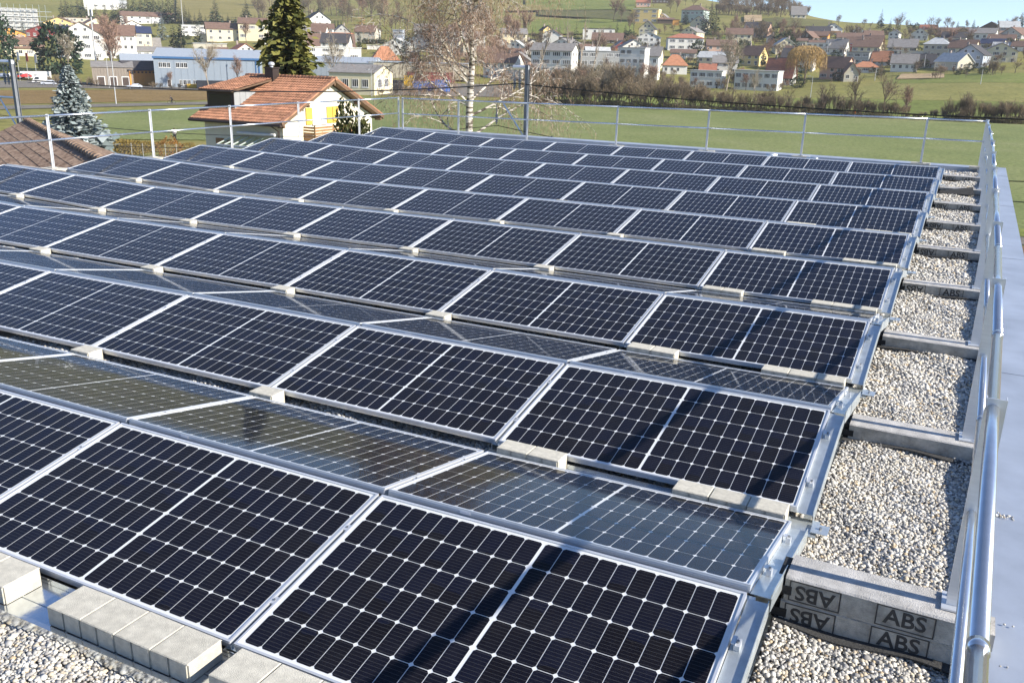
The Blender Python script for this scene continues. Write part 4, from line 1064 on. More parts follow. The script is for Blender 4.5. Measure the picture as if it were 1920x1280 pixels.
# centre-right slope
H(1297, 43, 40, 20, 9, 'h', 'T', 'b', -20, floors=2); H(1308, 59, 28, 14, 10, 'g', 'C', 'd', -12); H(1285, 96, 62, 21, 8, 'h', 'W', 'r', 6, floors=2, cols=4, wide=True, label='white villa with a flat red hipped roof on the slope'); H(1335, 92, 30, 8, 0, 'f', 'C', 'p', 6, win=False)
H(1280, 112, 44, 10, 6, 'e', 'W', 'b', -3, cols=3, wide=True); H(1265, 140, 42, 14, 19, 'h', 'W', 'o', 4, cols=4); H(1322, 166, 56, 29, 0, 'f', 'W', 'p', -10, floors=2, cols=4, wide=True); H(1415, 171, 74, 33, 0, 'f', 'W', 'p', -10, floors=2, cols=6, wide=True)
H(1326, 141, 28, 5, 13, 'e', 'K', 'r', 0); H(1404, 123, 38, 17, 15, 'e', 'Y', 'b', -30); H(1358, 138, 42, 18, 11, 'e', 'W', 'g', 0); H(1457, 160, 46, 14, 30, 'e', 'W', 'r', -14, cols=3); H(1497, 37, 24, 8, 13, 'e', 'C', 'g', 6); H(1445, 81, 15, 9, 5, 'g', 'B', 'g', 0)
H(1467, 90, 20, 13, 6, 'e', 'W', 'b', 0); H(1267, 47, 11, 8, 0, 'f', 'O', 'b', 0, win=False, cat='shed', name='garden_shed', label='small orange shed below the green house')
# right hillside
H(1508, 81, 27, 9, 10, 'g', 'D', 'b', -22); H(1532, 81, 32, 11, 7, 'e', 'O', 'b', -8); H(1502, 93, 17, 13, 4, 'e', 'C', 'b', 0); H(1530, 93, 24, 9, 5, 'e', 'W', 'b', 0); H(1532, 101, 38, 16, 0, 'f', 'W', 'p', -12, floors=2, cols=4)
H(1563, 104, 34, 11, 14, 'e', 'W', 'g', -18); H(1562, 67, 28, 10, 9, 'g', 'W', 'g', 10, balcony=True); H(1558, 149, 46, 19, 17, 'e', 'K', 'b', -30, cols=3); H(1595, 153, 24, 13, 17, 'g', 'E', 'b', 12); H(1597, 74, 30, 8, 0, 'f', 'W', 'w', 0, win=False); H(1608, 69, 22, 8, 7, 'g', 'W', 'g', 0)
H(1590, 101, 14, 15, 0, 'f', 'R', 'p', -8, floors=2, cols=1); H(1604, 98, 34, 13, 11, 'e', 'Y', 'b', -8); H(1634, 96, 30, 13, 11, 'e', 'Y', 'b', -8); H(1674, 77, 16, 12, 5, 'g', 'W', 'd', -12); H(1722, 78, 26, 11, 9, 'g', 'W', 'p', 0); H(1690, 99, 44, 8, 13, 'e', 'C', 'g', -4)
H(1606, 121, 38, 19, 0, 'f', 'G', 'g', -20, wide=True); H(1664, 105, 32, 8, 0, 'f', 'W', 'p', 0, cols=3, wide=True); H(1712, 104, 50, 6, 0, 'f', 'W', 'w', 0, win=False); H(1650, 123, 30, 7, 15, 'e', 'B', 'o', -10); H(1622, 136, 42, 7, 10, 'h', 'W', 'o', 0); H(1693, 134, 40, 13, 14, 'e', 'W', 'g', -3, cols=4); H(1728, 127, 36, 7, 14, 'e', 'W', 'd', -3)
H(1752, 110, 38, 21, 11, 'h', 'E', 'p', -6, floors=2, cols=4); H(1772, 132, 46, 13, 13, 'e', 'E', 'p', -42, cols=4); H(1812, 129, 44, 21, 15, 'g', 'B', 'd', -14, floors=2, cols=3, label='big blue-grey gabled house with three columns of windows, right hillside'); H(1796, 104, 46, 10, 10, 'e', 'W', 'g', -8)
H(1786, 84, 36, 10, 9, 'e', 'W', 'd', -4, cols=4); H(1806, 89, 22, 6, 0, 'f', 'W', 'w', 0, cols=3); H(1838, 77, 40, 11, 8, 'e', 'W', 'g', -8, cols=4); H(1874, 85, 38, 8, 8, 'e', 'W', 'b', -6); H(1856, 96, 34, 11, 7, 'e', 'C', 'u', -14, cols=3); H(1879, 98, 30, 6, 8, 'e', 'C', 'p', -4)
H(1856, 59, 34, 4, 10, 'g', 'D', 'd', -8, win=False); H(1893, 73, 36, 6, 11, 'g', 'G', 'b', -30); H(1740, 58, 26, 3, 6, 'e', 'K', 'r', 0, win=False); H(1802, 57, 10, 5, 0, 'f', 'W', 'w', 0, win=False); H(1823, 57, 18, 4, 0, 'f', 'W', 'w', 0, win=False); H(1787, 67, 46, 4, 8, 'e', 'C', 'b', 0, cols=4); H(1912, 98, 26, 8, 8, 'e', 'W', 'b', -6)
# filler houses so that the village closes up, kept clear of the ones above
taken = [(o_.location.x, o_.location.y) for _, _, _, o_, _ in HLIST]
for i in range(260):
    px_ = rnd.uniform(560, 1900); lo_, hi_ = (70, 112) if px_ < 900 else (84, 150) if px_ < 1250 else (70, 150) if px_ < 1500 else (68, 136)
    py_ = rnd.uniform(lo_, hi_); p_, d_ = G(px_, py_)
    if min(math.hypot(p_.x - a, p_.y - b) for a, b in taken) < 19 or len(taken) > len(HLIST) + 60: continue
    taken.append((p_.x, p_.y)); w_ = rnd.uniform(10, 15) * FPX / d_; e_ = rnd.uniform(4.5, 6.2) * FPX / d_
    H(px_, py_, w_, e_, rnd.uniform(2.6, 4.0) * FPX / d_, rnd.choice('eeg'), rnd.choice('WWWWCCEK'), rnd.choice('bbbgggdpp'), rnd.uniform(-25, 12))
# scaffold tubes in front of the left block
for i in range(9):
    m = MB(); x = -6 + i * 2.2
    sw = SCAF
    m.tube([(x * 1.6, -1.2, 0), (x * 1.6, -1.2, 16)], .09, 5)
    for z in (3, 6, 9, 12): m.box(x * 1.6 + .05, x * 1.6 + 3.4, -1.5, -.9, z - .08, z + .08)
    m.build('scaffold_bay', M['galv'], sw)
from collections import defaultdict
def assign_house_labels():
    by = defaultdict(list)
    for desc, reg, px, o, lab in HLIST:
        if lab: o['label'] = lab
        else: by[(desc, reg)].append((px, o))
    for (desc, reg), v in by.items():
        v.sort(key=lambda t: t[0])
        for i, (px, o) in enumerate(v):
            o['label'] = '%s %s' % (desc, reg) if len(v) == 1 else '%s %s, %s such from left' % (desc, reg, ORD[i])

# ------------------------------------------------------------------ industrial halls on the plain
M['blue_clad'] = mat('blue_cladding', (.30, .35, .40), .55, .1, .04, 2)
M['blue_trim'] = mat('blue_trim', (.05, .14, .30), .5, 0, .05, 2)
M['pale_clad'] = mat('pale_cladding', (.42, .46, .50), .5, .2, .06, 2)
M['hall_roof'] = mat('hall_roof_sheet', (.46, .50, .53), .5, .3, .06, 1.5)
M['orange_wall'] = mat('orange_boards', (.62, .27, .06), .85, 0, .12, 2, stretch=(4, 4, .3))
M['weathered'] = mat('weathered_boards', (.26, .22, .18), .9, 0, .25, 1.5, stretch=(5, 5, .4))
M['beige_clad'] = mat('beige_cladding', (.50, .45, .34), .8, 0, .06, 2)
def hall(name, label, px, py, wpx, epx, rpx, rot, wm, rm, depth=14.0, d=None, ribs=0):
    p, d = G(px, py) if d is None else (AT(px, d), d)
    k = d / FPX; w, e, r = wpx * k, epx * k, rpx * k; hx, hy = p.x - CAM.x, p.y - CAM.y
    o = empty(name, (p.x, p.y, p.z - .1), (0, 0, math.atan2(-hx, hy) + R(rot)))
    house_shell(o, w, depth, e, r, 'e' if r > 0 else 'f', wm, rm, .3); tag(o, label, 'hall')
    if ribs:
        pitch = w / ribs
        for i in range(ribs + 1):
            q = MB(); q.box(-w / 2 + i * pitch - .04, -w / 2 + i * pitch + .04, -.06, -.001, .05, e - .1); q.build('cladding_rib', wm, o)
    return o, w, e, k
o, w, e, k = hall('blue_hall', 'long light blue industrial hall with dark blue roof trim', 392, 164, 172, 49, 13, -5, M['blue_clad'], M['hall_roof'], 22, ribs=16)
q = MB(); q.box(-w / 2 - .3, w / 2 + .3, -.40, -.30, e - .5, e + .1); q.build('roof_trim', M['blue_trim'], o)
q = MB(); q.box(w / 2 - 1.3, w / 2 - 1.0, -.14, -.02, 0, e - .2); q.box(w / 2 - .4, w / 2 + .02, -.16, -.02, 0, e - .2); q.build('downpipe', M['blue_trim'], o)
for gx, gz, n_ in ((-.44, .73, 3), (-.28, .73, 3), (-.26, .16, 3), (-.13, .16, 1), (-.05, .16, 2), (.06, .16, 2), (.17, .16, 2), (.26, .16, 2)):
    for i in range(n_):
        s = link('window', WIN1, o, (gx * w + i * 1.15, -.005, e * gz)); s.scale = (1.05, 1, 1.5)
s = link('door', DOOR, o, (-.37 * w, -.004, 0)); s.scale = (1.2, 1, 2.3)
o, w, e, k = hall('grey_hall', 'low pale grey hall left of the blue hall', 270, 134, 68, 15, 12, 2, M['pale_clad'], M['hall_roof'], 16, ribs=8)
for i in range(3): s = link('window', WIN2, o, (w * (.1 + i * .12), -.005, e * .5)); s.scale = (1.6, 1, 1.4)
o, w, e, k = hall('timber_shed', 'sunlit orange timber shed with dark roof beside the blue hall', 277, 161, 58, 25, 14, 24, M['orange_wall'], RM['d'], 12, ribs=12)
for i in range(9): q = MB(); q.box(-w / 2 + i * w / 9 + .2, -w / 2 + i * w / 9 + .55, -.45, -.02, e - .8, e - .35); q.build('rafter_end', M['wood_dark'], o)
o, w, e, k = hall('timber_shed', 'weathered grey timber shed behind the street lamps', 214, 161, 62, 30, 8, 0, M['weathered'], RM['g'], 12, ribs=14)
for i in range(3): s = link('door', DOOR, o, (w * (-.3 + i * .3), -.004, 0)); s.scale = (2.2, 1, 2.8)
o, w, e, k = hall('white_hall', 'white hall with pale blue roof right of the tall conifer', 642, 143, 112, 23, 9, -16, M['pale_clad'], M['hall_roof'], 16, ribs=12)
o, w, e, k = hall('workshop', 'cream workshop with mossy grey roof and divided windows', 660, 178, 86, 38, 13, -24, WM['C'], RM['g'], 14)
for i in range(4): s = link('window', WIN2, o, (w * (-.36 + i * .22), -.005, e * .55)); s.scale = (2.0, 1, 2.2)
for i in range(2): s = link('window', WIN3, o, (w / 2 + .005, 4 + i * 5, e * .55), (0, 0, R(90))); s.scale = (3.2, 1, 2.4)
o, w, e, k = hall('beige_hall', 'long beige clad hall behind the parked trucks', 785, 148, 176, 27, 0, -4, M['beige_clad'], M['hall_roof'], 18, ribs=26)

# ------------------------------------------------------------------ vehicles and containers
def paint(n, c): return mat('paint_' + n, c, .35, 0, .05, 2)
M['tyre'] = mat('tyre_rubber', (.015, .015, .015), .9, 0, .2, 8); M['rim'] = mat('wheel_rim', (.4, .4, .42), .4, .7, .05, 5)
VP = {'red': paint('red', (.42, .03, .03)), 'silver': paint('silver', (.42, .45, .50)), 'blue': paint('blue', (.05, .14, .42)), 'white': paint('white', (.72, .72, .70)), 'dark': paint('dark', (.03, .032, .04)), 'yellow': paint('yellow', (.75, .46, .02)), 'maroon': paint('maroon', (.28, .05, .06)), 'tarp': paint('blue_tarpaulin', (.04, .17, .55)), 'navy': paint('navy', (.05, .08, .16))}
def wheel(o, x, y, r=.33):
    t = MB(); t.tube([(x, y - .1, r), (x, y + .1, r)], r, 14); t.build('tyre', M['tyre'], o)
    h = MB(); h.tube([(x, y - .115, r), (x, y + .115, r)], r * .62, 10); h.build('rim', M['rim'], o)
def car(px, py, heading, paintm, label, van=False):
    p, d = G(px, py); hx, hy = p.x - CAM.x, p.y - CAM.y
    o = empty('parked_car', (p.x, p.y, p.z + .14), (0, 0, math.atan2(-hx, hy) + R(heading))); tag(o, label, 'car', 'parked cars')
    prof = [(-2.1, .35), (-2.12, .75), (-1.95, .9), (-1.0, .98), (-.35, 1.42), (1.0, 1.48), (1.75, 1.05), (2.05, .95), (2.1, .4)] if not van else [(-2.4, .35), (-2.42, .95), (-2.1, 1.1), (-1.5, 1.9), (-1.2, 2.05), (2.3, 2.05), (2.4, .4)]
    m = MB(); n = len(prof); wd = .86
    m.v += [(x, -wd * (1 if z < 1.0 else .84), z) for x, z in prof] + [(x, wd * (1 if z < 1.0 else .84), z) for x, z in prof]
    m.f += [tuple(range(n)), tuple(reversed(range(n, 2 * n)))] + [(i, n + i, n + (i + 1) % n, (i + 1) % n) for i in range(n)]; m.m += [0] * (n + 2)
    m.build('body', paintm, o)
    gl = MB()
    for s in (-1, 1):
        y = s * (wd * .9 + .01); gl.face([(-.75, y * .99, 1.0), (1.45, y * .99, 1.02), (1.0, y * .92, 1.4), (-.3, y * .92, 1.38)][::s] if not van else [(-1.75, y, 1.1), (-.4, y, 1.1), (-.4, y * .96, 1.8), (-1.35, y * .96, 1.8)][::s])
    gl.build('side_window', M['pane'], o)
    for x in (-1.3, 1.3):
        for y in (-.82, .82): wheel(o, x, y)
    for y in (-.6, .6): h = MB(); h.cbox((-2.13, y, .72), .06, .3, .14); h.build('headlight', M['winframe'], o)
car(253, 168, 4, VP['silver'], 'silver blue car parked left of the blue hall'); car(92, 161, 0, VP['silver'], 'silver car on the road behind the blue spruce')
car(47, 148, 3, VP['red'], 'dark red car left of the flag poles', False); car(36, 147, -6, VP['dark'], 'dark car beside the dark red car'); car(4, 147, 10, VP['navy'], 'navy car at the left picture edge'); car(22, 146, 0, VP['white'], 'white car between the navy and dark cars')
car(77, 157, 0, VP['white'], 'white van parked by the hedge at left', True)
def container(px, py, wpx, hpx, rot, m, label, name='shipping_container', cat='container', dep=2.5):
    p, d = G(px, py); k = d / FPX; w, h = wpx * k, hpx * k; hx, hy = p.x - CAM.x, p.y - CAM.y
    o = empty(name, (p.x, p.y, p.z + .16), (0, 0, math.atan2(-hx, hy) + R(rot))); tag(o, label, cat)
    b = MB(); b.box(-w / 2, w / 2, 0, dep, .12, h); b.build('box', m, o)
    n_ = max(4, int(w / .9)); f_ = MB()
    for i in range(n_ + 1): x = -w / 2 + i * w / n_; f_.box(x - .05, x + .05, -.05, -.001, .15, h - .05)
    f_.box(-w / 2 - .03, w / 2 + .03, -.07, dep + .07, h + .001, h + .1); f_.build('corrugation', m, o)
    s_ = MB(); s_.box(-w / 2, w / 2, .1, dep - .1, -.02, .11); s_.build('base_frame', M['wood_dark'], o)
    return o, w, h
container(808, 156, 84, 17, 3, VP['maroon'], 'long dark red trailer behind the blue tarpaulin'); container(767, 170, 17, 24, 4, VP['yellow'], 'yellow container beside the dark canopy'); container(795, 172, 40, 16, 4, VP['tarp'], 'blue tarpaulin covered stack right of the yellow container', 'covered_stack', 'stack')
container(830, 174, 26, 20, 4, VP['tarp'], 'second blue tarpaulin stack nearest the birch', 'covered_stack', 'stack'); container(722, 160, 24, 13, 0, VP['white'], 'white box trailer beside the workshop'); container(722, 170, 18, 7, 6, VP['red'], 'low red machine in front of the white trailer', 'farm_machine', 'machine'); container(745, 172, 20, 18, -4, VP['dark'], 'dark canopy between workshop and yellow container', 'market_canopy', 'canopy')
container(395, 168, 44, 13, 0, VP['dark'], 'dark tanker trailer parked before the blue hall', 'truck_trailer', 'trailer'); container(360, 167, 16, 6, 0, VP['yellow'], 'small yellow machine before the blue hall', 'farm_machine', 'machine')
for i in range(11):
    p, d = G(42 + i * 5.2, 147)
    b = MB(); b.cbox((0, 0, .55), .95, 1.0, .95); b.cbox((0, 0, 1.08), 1.0, 1.05, .12); b.cbox((0, 0, 1.7), .95, 1.0, .95)
    o = b.build('silage_bale', VP['white'], loc=p, rot=(0, 0, math.atan2(-(p.x - CAM.x), p.y - CAM.y))); tag(o, 'white wrapped bale stack, %s from left in the row by the pine' % ORD[i], 'bale', 'white wrapped bales')
# ------------------------------------------------------------------ trees and shrubs of the view
W1, W2, W3, W4 = 'on the left hillside', 'in the wood above the roofs', 'behind the birch', 'along the hedgerow behind the green field'
W5, W6, W7, W8 = 'between the apartment blocks', 'on the wooded hilltop', 'among the right hillside houses', 'on the right skyline'
for px, py, h in ((118, 39, 34), (127, 40, 40), (137, 38, 30), (148, 34, 32), (156, 30, 30), (165, 36, 24), (172, 44, 24), (182, 46, 30), (198, 36, 26), (214, 44, 34), (222, 46, 36), (232, 34, 36), (242, 32, 34), (253, 34, 40), (265, 30, 38), (278, 28, 42), (290, 30, 38), (300, 32, 30), (308, 44, 44), (318, 45, 50),
                  (330, 46, 48), (338, 46, 30), (348, 46, 34), (356, 47, 26), (366, 47, 20), (376, 48, 26), (386, 48, 18), (405, 47, 46), (418, 46, 16), (428, 44, 16), (442, 46, 14), (453, 44, 18), (463, 42, 40), (478, 42, 14), (488, 46, 24), (496, 44, 14), (505, 52, 20)):
    plant('spruce%d' % rnd.randrange(4), px, py, h, 1.05, W1)
plant('bluefir', 306, 76, 46, 1, W1); plant('thuja', 327, 98, 42, 1.1, W1); plant('thuja', 341, 98, 52, 1.1, W1); plant('thuja', 373, 99, 48, 1.0, W1); plant('thuja', 357, 68, 10, 1.4, W1); plant('bluefir', 46, 78, 36, 1, W1)
plant('pine', 112, 139, 74, .95, 'beside the white bales'); plant('pine', 2, 134, 82, .6, 'at the left picture edge')
plant('red0', 216, 158, 124, 1.0, 'behind the street lamps'); plant('pale1', 393, 171, 92, .8, 'before the blue hall'); plant('red1', 447, 168, 62, .7, 'before the blue hall'); plant('red2', 318, 164, 28, .8, 'before the blue hall'); plant('pale0', 628, 162, 96, .8, 'behind the tiled roof'); plant('pale2', 128, 142, 70, .7, 'beside the white bales')
for px, py, h in ((320, 169, 10), (334, 169, 12), (346, 169, 12), (300, 168, 12), (285, 168, 14), (100, 160, 16), (112, 159, 18), (165, 164, 18), (178, 164, 16), (700, 179, 14), (715, 179, 12), (740, 180, 14), (770, 180, 18), (790, 180, 18), (815, 181, 16)): plant('shrub%d' % rnd.randrange(4), px, py, h, 1.2, 'on the yard edge')
plant('red1', 462, 84, 44, .8, W1); plant('red0', 238, 60, 30, 1, W1); plant('red2', 196, 66, 34, 1, W1)
# wood above the roofs, px 470-770
for i in range(38):
    px = 480 + i * 7.6 + rnd.uniform(-4, 4); py = rnd.uniform(14, 46) if px < 700 else rnd.uniform(30, 74)
    plant(rnd.choice(['bare0', 'bare1', 'bare2', 'bare3', 'bare4', 'red0', 'red1', 'dark0', 'dark1']), px, py, rnd.uniform(28, 52), rnd.uniform(.8, 1.2), W2)
for px, py, h in ((600, 30, 40), (640, 26, 36), (655, 30, 40), (520, 48, 30), (712, 62, 22)): plant('spruce%d' % rnd.randrange(4), px, py, h, .8, W2)
plant('larch', 679, 68, 56, .75, W2); plant('larch', 691, 76, 38, .8, W2); plant('larch', 732, 84, 22, .8, W2)
for px in (628, 634, 640): plant('thuja', px, 56, 16, .9, W2)
plant('thuja', 674, 94, 30, 1, W2); plant('thuja', 710, 78, 20, 1.2, W2); plant('spruce1', 762, 118, 72, .9, W3); plant('spruce2', 775, 120, 40, 1, W3)
for i in range(7): plant('bush%d' % (i % 3), 684 + i * 6, 83, 9, 1.1, 'in the clipped hedge above the orange hipped roof')
for i in range(36):
    px = 775 + i * 6.2 + rnd.uniform(-5, 5); py = rnd.choice([rnd.uniform(60, 90), rnd.uniform(90, 130), rnd.uniform(130, 168)])
    plant(rnd.choice(['red0', 'red1', 'red2', 'bare0', 'bare1', 'bare3', 'red1']), px, py, rnd.uniform(34, 62), rnd.uniform(.9, 1.3), W3)
# between the apartment blocks
plant('spruce1', 1048, 84, 38, .9, W5); plant('spruce2', 1078, 122, 70, .8, W5); plant('spruce0', 1097, 144, 32, .8, W5); plant('spruce0', 1156, 72, 30, .9, W5); plant('spruce3', 1172, 72, 26, .9, W5); plant('spruce2', 1283, 47, 26, .9, W5); plant('bluefir', 1196, 158, 46, 1, W5); plant('spruce1', 998, 68, 14, 1.2, W5)
for px, py, h in ((1006, 172, 120), (1022, 165, 70), (1069, 152, 108), (1086, 155, 112), (1106, 155, 100)): plant('poplar%d' % rnd.randrange(3), px, py, h, .8, W5)
for i in range(34):
    px = 985 + i * 7.6 + rnd.uniform(-5, 5); py = rnd.choice([rnd.uniform(95, 130), rnd.uniform(150, 178), rnd.uniform(150, 178)])
    plant(rnd.choice(['red0', 'red1', 'red2', 'bare0', 'bare2', 'bare4']), px, py, rnd.uniform(26, 48), rnd.uniform(.9, 1.3), W5)
for px, py, h in ((1150, 42, 44), (1163, 44, 36), (1140, 72, 22), (1178, 64, 34), (1188, 60, 40), (1256, 26, 30), (1268, 24, 26), (1225, 14, 22), (1300, 16, 24), (1285, 12, 20), (1245, 66, 18), (1262, 64, 20), (1275, 66, 18), (1235, 70, 16)): plant(rnd.choice(['bare0', 'bare1', 'bare2', 'red2']), px, py, h, 1, W5)
# centre-right
plant('pale2', 1361, 172, 102, .85, 'standing before the white villas'); plant('pale0', 1412, 188, 60, .8, 'standing before the white villas')
for px, py, h in ((1330, 66, 58), (1340, 66, 50), (1320, 60, 44), (1286, 46, 26)): plant('spruce%d' % rnd.randrange(4), px, py, h, .95, 'beside the cream gabled house on the slope')
plant('spruce2', 1304, 137, 40, 1, 'beside the villa with the red roof'); plant('spruce3', 1484, 152, 82, .85, 'beside the golden willow'); plant('willow', 1507, 158, 66, 1.0, 'among the centre-right houses')
plant('spruce0', 1427, 76, 34, .9, 'on the wooded slope'); plant('spruce1', 1452, 74, 34, .9, 'on the wooded slope'); plant('thuja', 1430, 124, 30, 1.2, 'beside the yellow gabled house')
for i in range(36):
    px = 1350 + i * 5.1 + rnd.uniform(-4, 4); py = rnd.uniform(12, 34)
    plant(rnd.choice(['bare0', 'bare1', 'bare2', 'bare3', 'dark1']), px, py, rnd.uniform(22, 44), rnd.uniform(.9, 1.2), W6)
for i in range(44): plant(rnd.choice(['shrub0', 'shrub1', 'shrub2', 'shrub3']), 1345 + i * 4.2, rnd.uniform(14, 32), rnd.uniform(12, 24), 1.2, W6)
for i in range(30):
    px = 1352 + i * 5.2 + rnd.uniform(-4, 4); py = rnd.uniform(64, 92)
    plant(rnd.choice(['bare0', 'bare1', 'bare4', 'red0', 'dark0']), px, py, rnd.uniform(20, 38), rnd.uniform(.9, 1.3), 'on the wooded slope')
for i in range(26):
    px = rnd.uniform(1230, 1490); py = rnd.uniform(150, 172)
    plant(rnd.choice(['shrub0', 'shrub1', 'shrub2', 'bare2', 'red1']), px, py, rnd.uniform(14, 34), 1.1, 'in the gardens below the villas')
for i in range(14): plant(rnd.choice(['bare0', 'red1', 'bare3']), rnd.uniform(1425, 1480), rnd.uniform(100, 128), rnd.uniform(22, 36), 1.1, 'in the gardens below the villas')
# more garden planting between the houses
for i in range(70): plant(rnd.choice(['shrub0', 'shrub1', 'shrub2', 'bush0', 'bush1']), rnd.uniform(905, 1500), rnd.choice([rnd.uniform(72, 100), rnd.uniform(100, 130), rnd.uniform(130, 178)]), rnd.uniform(8, 26), 1.2, 'in the village gardens left of the willow')
for i in range(50): plant(rnd.choice(['shrub0', 'shrub1', 'shrub3', 'bush0', 'bush2']), rnd.uniform(1500, 1900), rnd.choice([rnd.uniform(66, 80), rnd.uniform(84, 104), rnd.uniform(108, 140)]), rnd.uniform(6, 16), 1.2, 'in the village gardens right of the willow')
for i in range(46): plant(rnd.choice(['shrub0', 'shrub1', 'bush0', 'bush1', 'bush2', 'spruce1']), rnd.uniform(60, 500), rnd.choice([rnd.uniform(52, 66), rnd.uniform(68, 84), rnd.uniform(98, 116)]), rnd.uniform(6, 15), 1.2, 'in the village gardens at left')
for i in range(30): plant(rnd.choice(['shrub0', 'shrub1', 'shrub2', 'shrub3']), rnd.uniform(985, 1215), rnd.uniform(160, 186), rnd.uniform(26, 46), 1.2, 'in the brown thicket behind the hedgerow')
# hedgerow behind the green field
def hedge_y(px): return 194.5 + (px - 1000) * .0412
for i in range(86):
    px = 1000 + i * 10.8 + rnd.uniform(-3, 3); h = rnd.uniform(40, 58) if px < 1330 else rnd.uniform(20, 40)
    if 1700 < px < 1775: h *= .5
    plant(rnd.choice(['shrubd0', 'shrubd1', 'shrubd2', 'shrub0', 'shrub1']), px, hedge_y(px) - rnd.uniform(-1, 2.0), h, 1.0, W4)
for i in range(58): plant('bramble', 1000 + i * 16 + rnd.uniform(-4, 4), hedge_y(1000 + i * 16) + .6, rnd.uniform(13, 20) if i < 42 or i > 48 else 7, 1.5, W4)
for px, h, kd in ((1122, 92, 'pale1'), (1160, 82, 'bare2'), (1205, 56, 'bare3'), (1290, 44, 'bare1'), (1330, 38, 'dark0'), (1374, 50, 'dark1'), (1477, 48, 'dark0'), (1541, 62, 'dark1'), (1600, 72, 'dark2'), (1655, 84, 'bare0'), (1697, 62, 'red0'), (1436, 46, 'bare4')):
    plant(kd, px, hedge_y(px), h, .9, W4)
plant('shrub2', 1815, hedge_y(1815), 54, .95, W4); plant('shrub1', 1792, hedge_y(1792), 40, 1, W4); plant('shrub3', 1868, hedge_y(1868), 32, 1.2, W4)
# right hillside
for px, py, h in ((1668, 126, 42), (1715, 137, 26), (1652, 128, 18), (1600, 128, 16), (1683, 60, 24), (1742, 66, 16), (1652, 52, 8)): plant('spruce%d' % rnd.randrange(4), px, py, h, .8, W7)
for i in range(46):
    px = rnd.uniform(1580, 1925); py = rnd.uniform(100, 148) if px > 1830 else rnd.choice([rnd.uniform(140, 152), rnd.uniform(76, 90), rnd.uniform(104, 112)])
    plant(rnd.choice(['bare0', 'bare2', 'shrub0', 'shrub2', 'dark0', 'red2']), px, py, rnd.uniform(12, 30), 1.1, W7)
for i in range(26): plant('bush%d' % rnd.randrange(3), rnd.uniform(1500, 1915), rnd.choice([rnd.uniform(134, 146), rnd.uniform(80, 100), rnd.uniform(64, 70)]), rnd.uniform(6, 13), 1.2, W7)
plant('bush0', 1572, 152, 17, 1.2, W7); plant('bush1', 1805, 141, 11, 1.6, W7); plant('shrubd0', 1856, 143, 26, 1, W7)
for px, py, h, kd in ((1572, 50, 20, 'bare1'), (1620, 54, 16, 'bare2'), (1632, 55, 12, 'bare0'), (1650, 54, 30, 'spruce3'), (1668, 56, 18, 'spruce1'), (1688, 56, 28, 'bare0'), (1678, 57, 22, 'red0'), (1698, 57, 18, 'bare3'), (1707, 57, 10, 'bush0'), (1718, 57, 11, 'bush1'), (1746, 58, 24, 'dark1'), (1754, 58, 22, 'bare4'),
                      (1775, 58, 22, 'bare2'), (1785, 58, 16, 'bare1'), (1794, 58, 14, 'thuja'), (1811, 58, 18, 'bare3'), (1824, 58, 18, 'spruce2'), (1888, 62, 22, 'bare0'), (1900, 63, 28, 'bare1'), (1911, 64, 32, 'thuja'), (1920, 64, 28, 'bare2'), (1880, 62, 18, 'bare4')): plant(kd, px, py, h, 1, W8)
# near left garden
for i in range(7): plant_top('drybush', 206 + i * 12, 262 + i * .7, 112 + i, .72, 1.1, 'in the garden hedge beside the blue spruce')
plant_top('rustbush', 303, 257, 110, .82, 1.0, 'beside the garden hedge'); plant_top('drybush', 338, 268, 114, .72, 1.2, 'right of the rusty bush')
def assign_plant_labels():
    by = defaultdict(list)
    for stem, where, px, o in PLIST: by[(PDESC[stem], where)].append((px, o))
    for (desc, where), v in by.items():
        v.sort(key=lambda t: t[0])
        for i, (px, o) in enumerate(v):
            o['label'] = '%s %s' % (desc, where) if len(v) == 1 else '%s %s, %s such from left' % (desc, where, ORD[i])
            o['category'] = 'shrub' if ('shrub' in desc or 'bush' in desc or 'hedge' in desc) else 'tree'
            if len(v) > 1: o['group'] = desc + 's ' + where

# ------------------------------------------------------------------ large single trees near the roof
def hero(name, label, px, d, ztop, wr, parts):
    p = AT(px, d); h = ztop - p.z; o = empty(name, p, (0, 0, rnd.uniform(0, 6))); tag(o, label, 'tree')
    for nm, me in zip(('trunk', 'crown'), parts): q = link(nm, me, o); q.scale = (h * wr, h * wr, h)
    return o
M['needle_silver'] = leaf_mat('silver_blue_needles', (.17, .215, .21), (.47, .52, .51), obj_var=.05)
hero('blue_spruce', 'large blue-grey spruce in the garden at left behind the railing', 124, 58, .75, 1.0, conifer('hero_blue', 76, 96, .84, M['needle_silver'], 900, droop=.30, sub=5, blade=(.21, .42), low=.02, jag=.22, power=.85))
hero('spruce_tree', 'tall olive green conifer rising behind the orange tiled house', 543, 72, 7.6, 1.0, conifer('hero_olive', 72, 52, .37, M['needle_olive'], 901, droop=.55, sub=6, blade=(.28, .42), low=.02, jag=.55, power=.55))
M['needle_deep'] = leaf_mat('deep_green_leaves', (.022, .032, .010), (.085, .088, .022), obj_var=.1)
EV = bush('gable_evergreen', 9000, M['needle_deep'], 41, 1.9, .07)
for px_, d_, h_, w_, lab in ((655, 52, 8.9, 2.6, 'dark evergreen standing before the yellow shuttered gable'), (684, 51, 6.9, 2.2, 'lower dark evergreen right of the gable window'), (636, 53, 6.6, 1.7, 'low dark evergreen left before the balcony')):
    o = empty('evergreen_tree', AT(px_, d_), (0, 0, px_)); tag(o, lab, 'tree')
    for nm, me in zip(('trunk', 'crown'), EV): q = link(nm, me, o); q.scale = (w_ * 1.15, w_ * 1.15, h_ / 1.95)
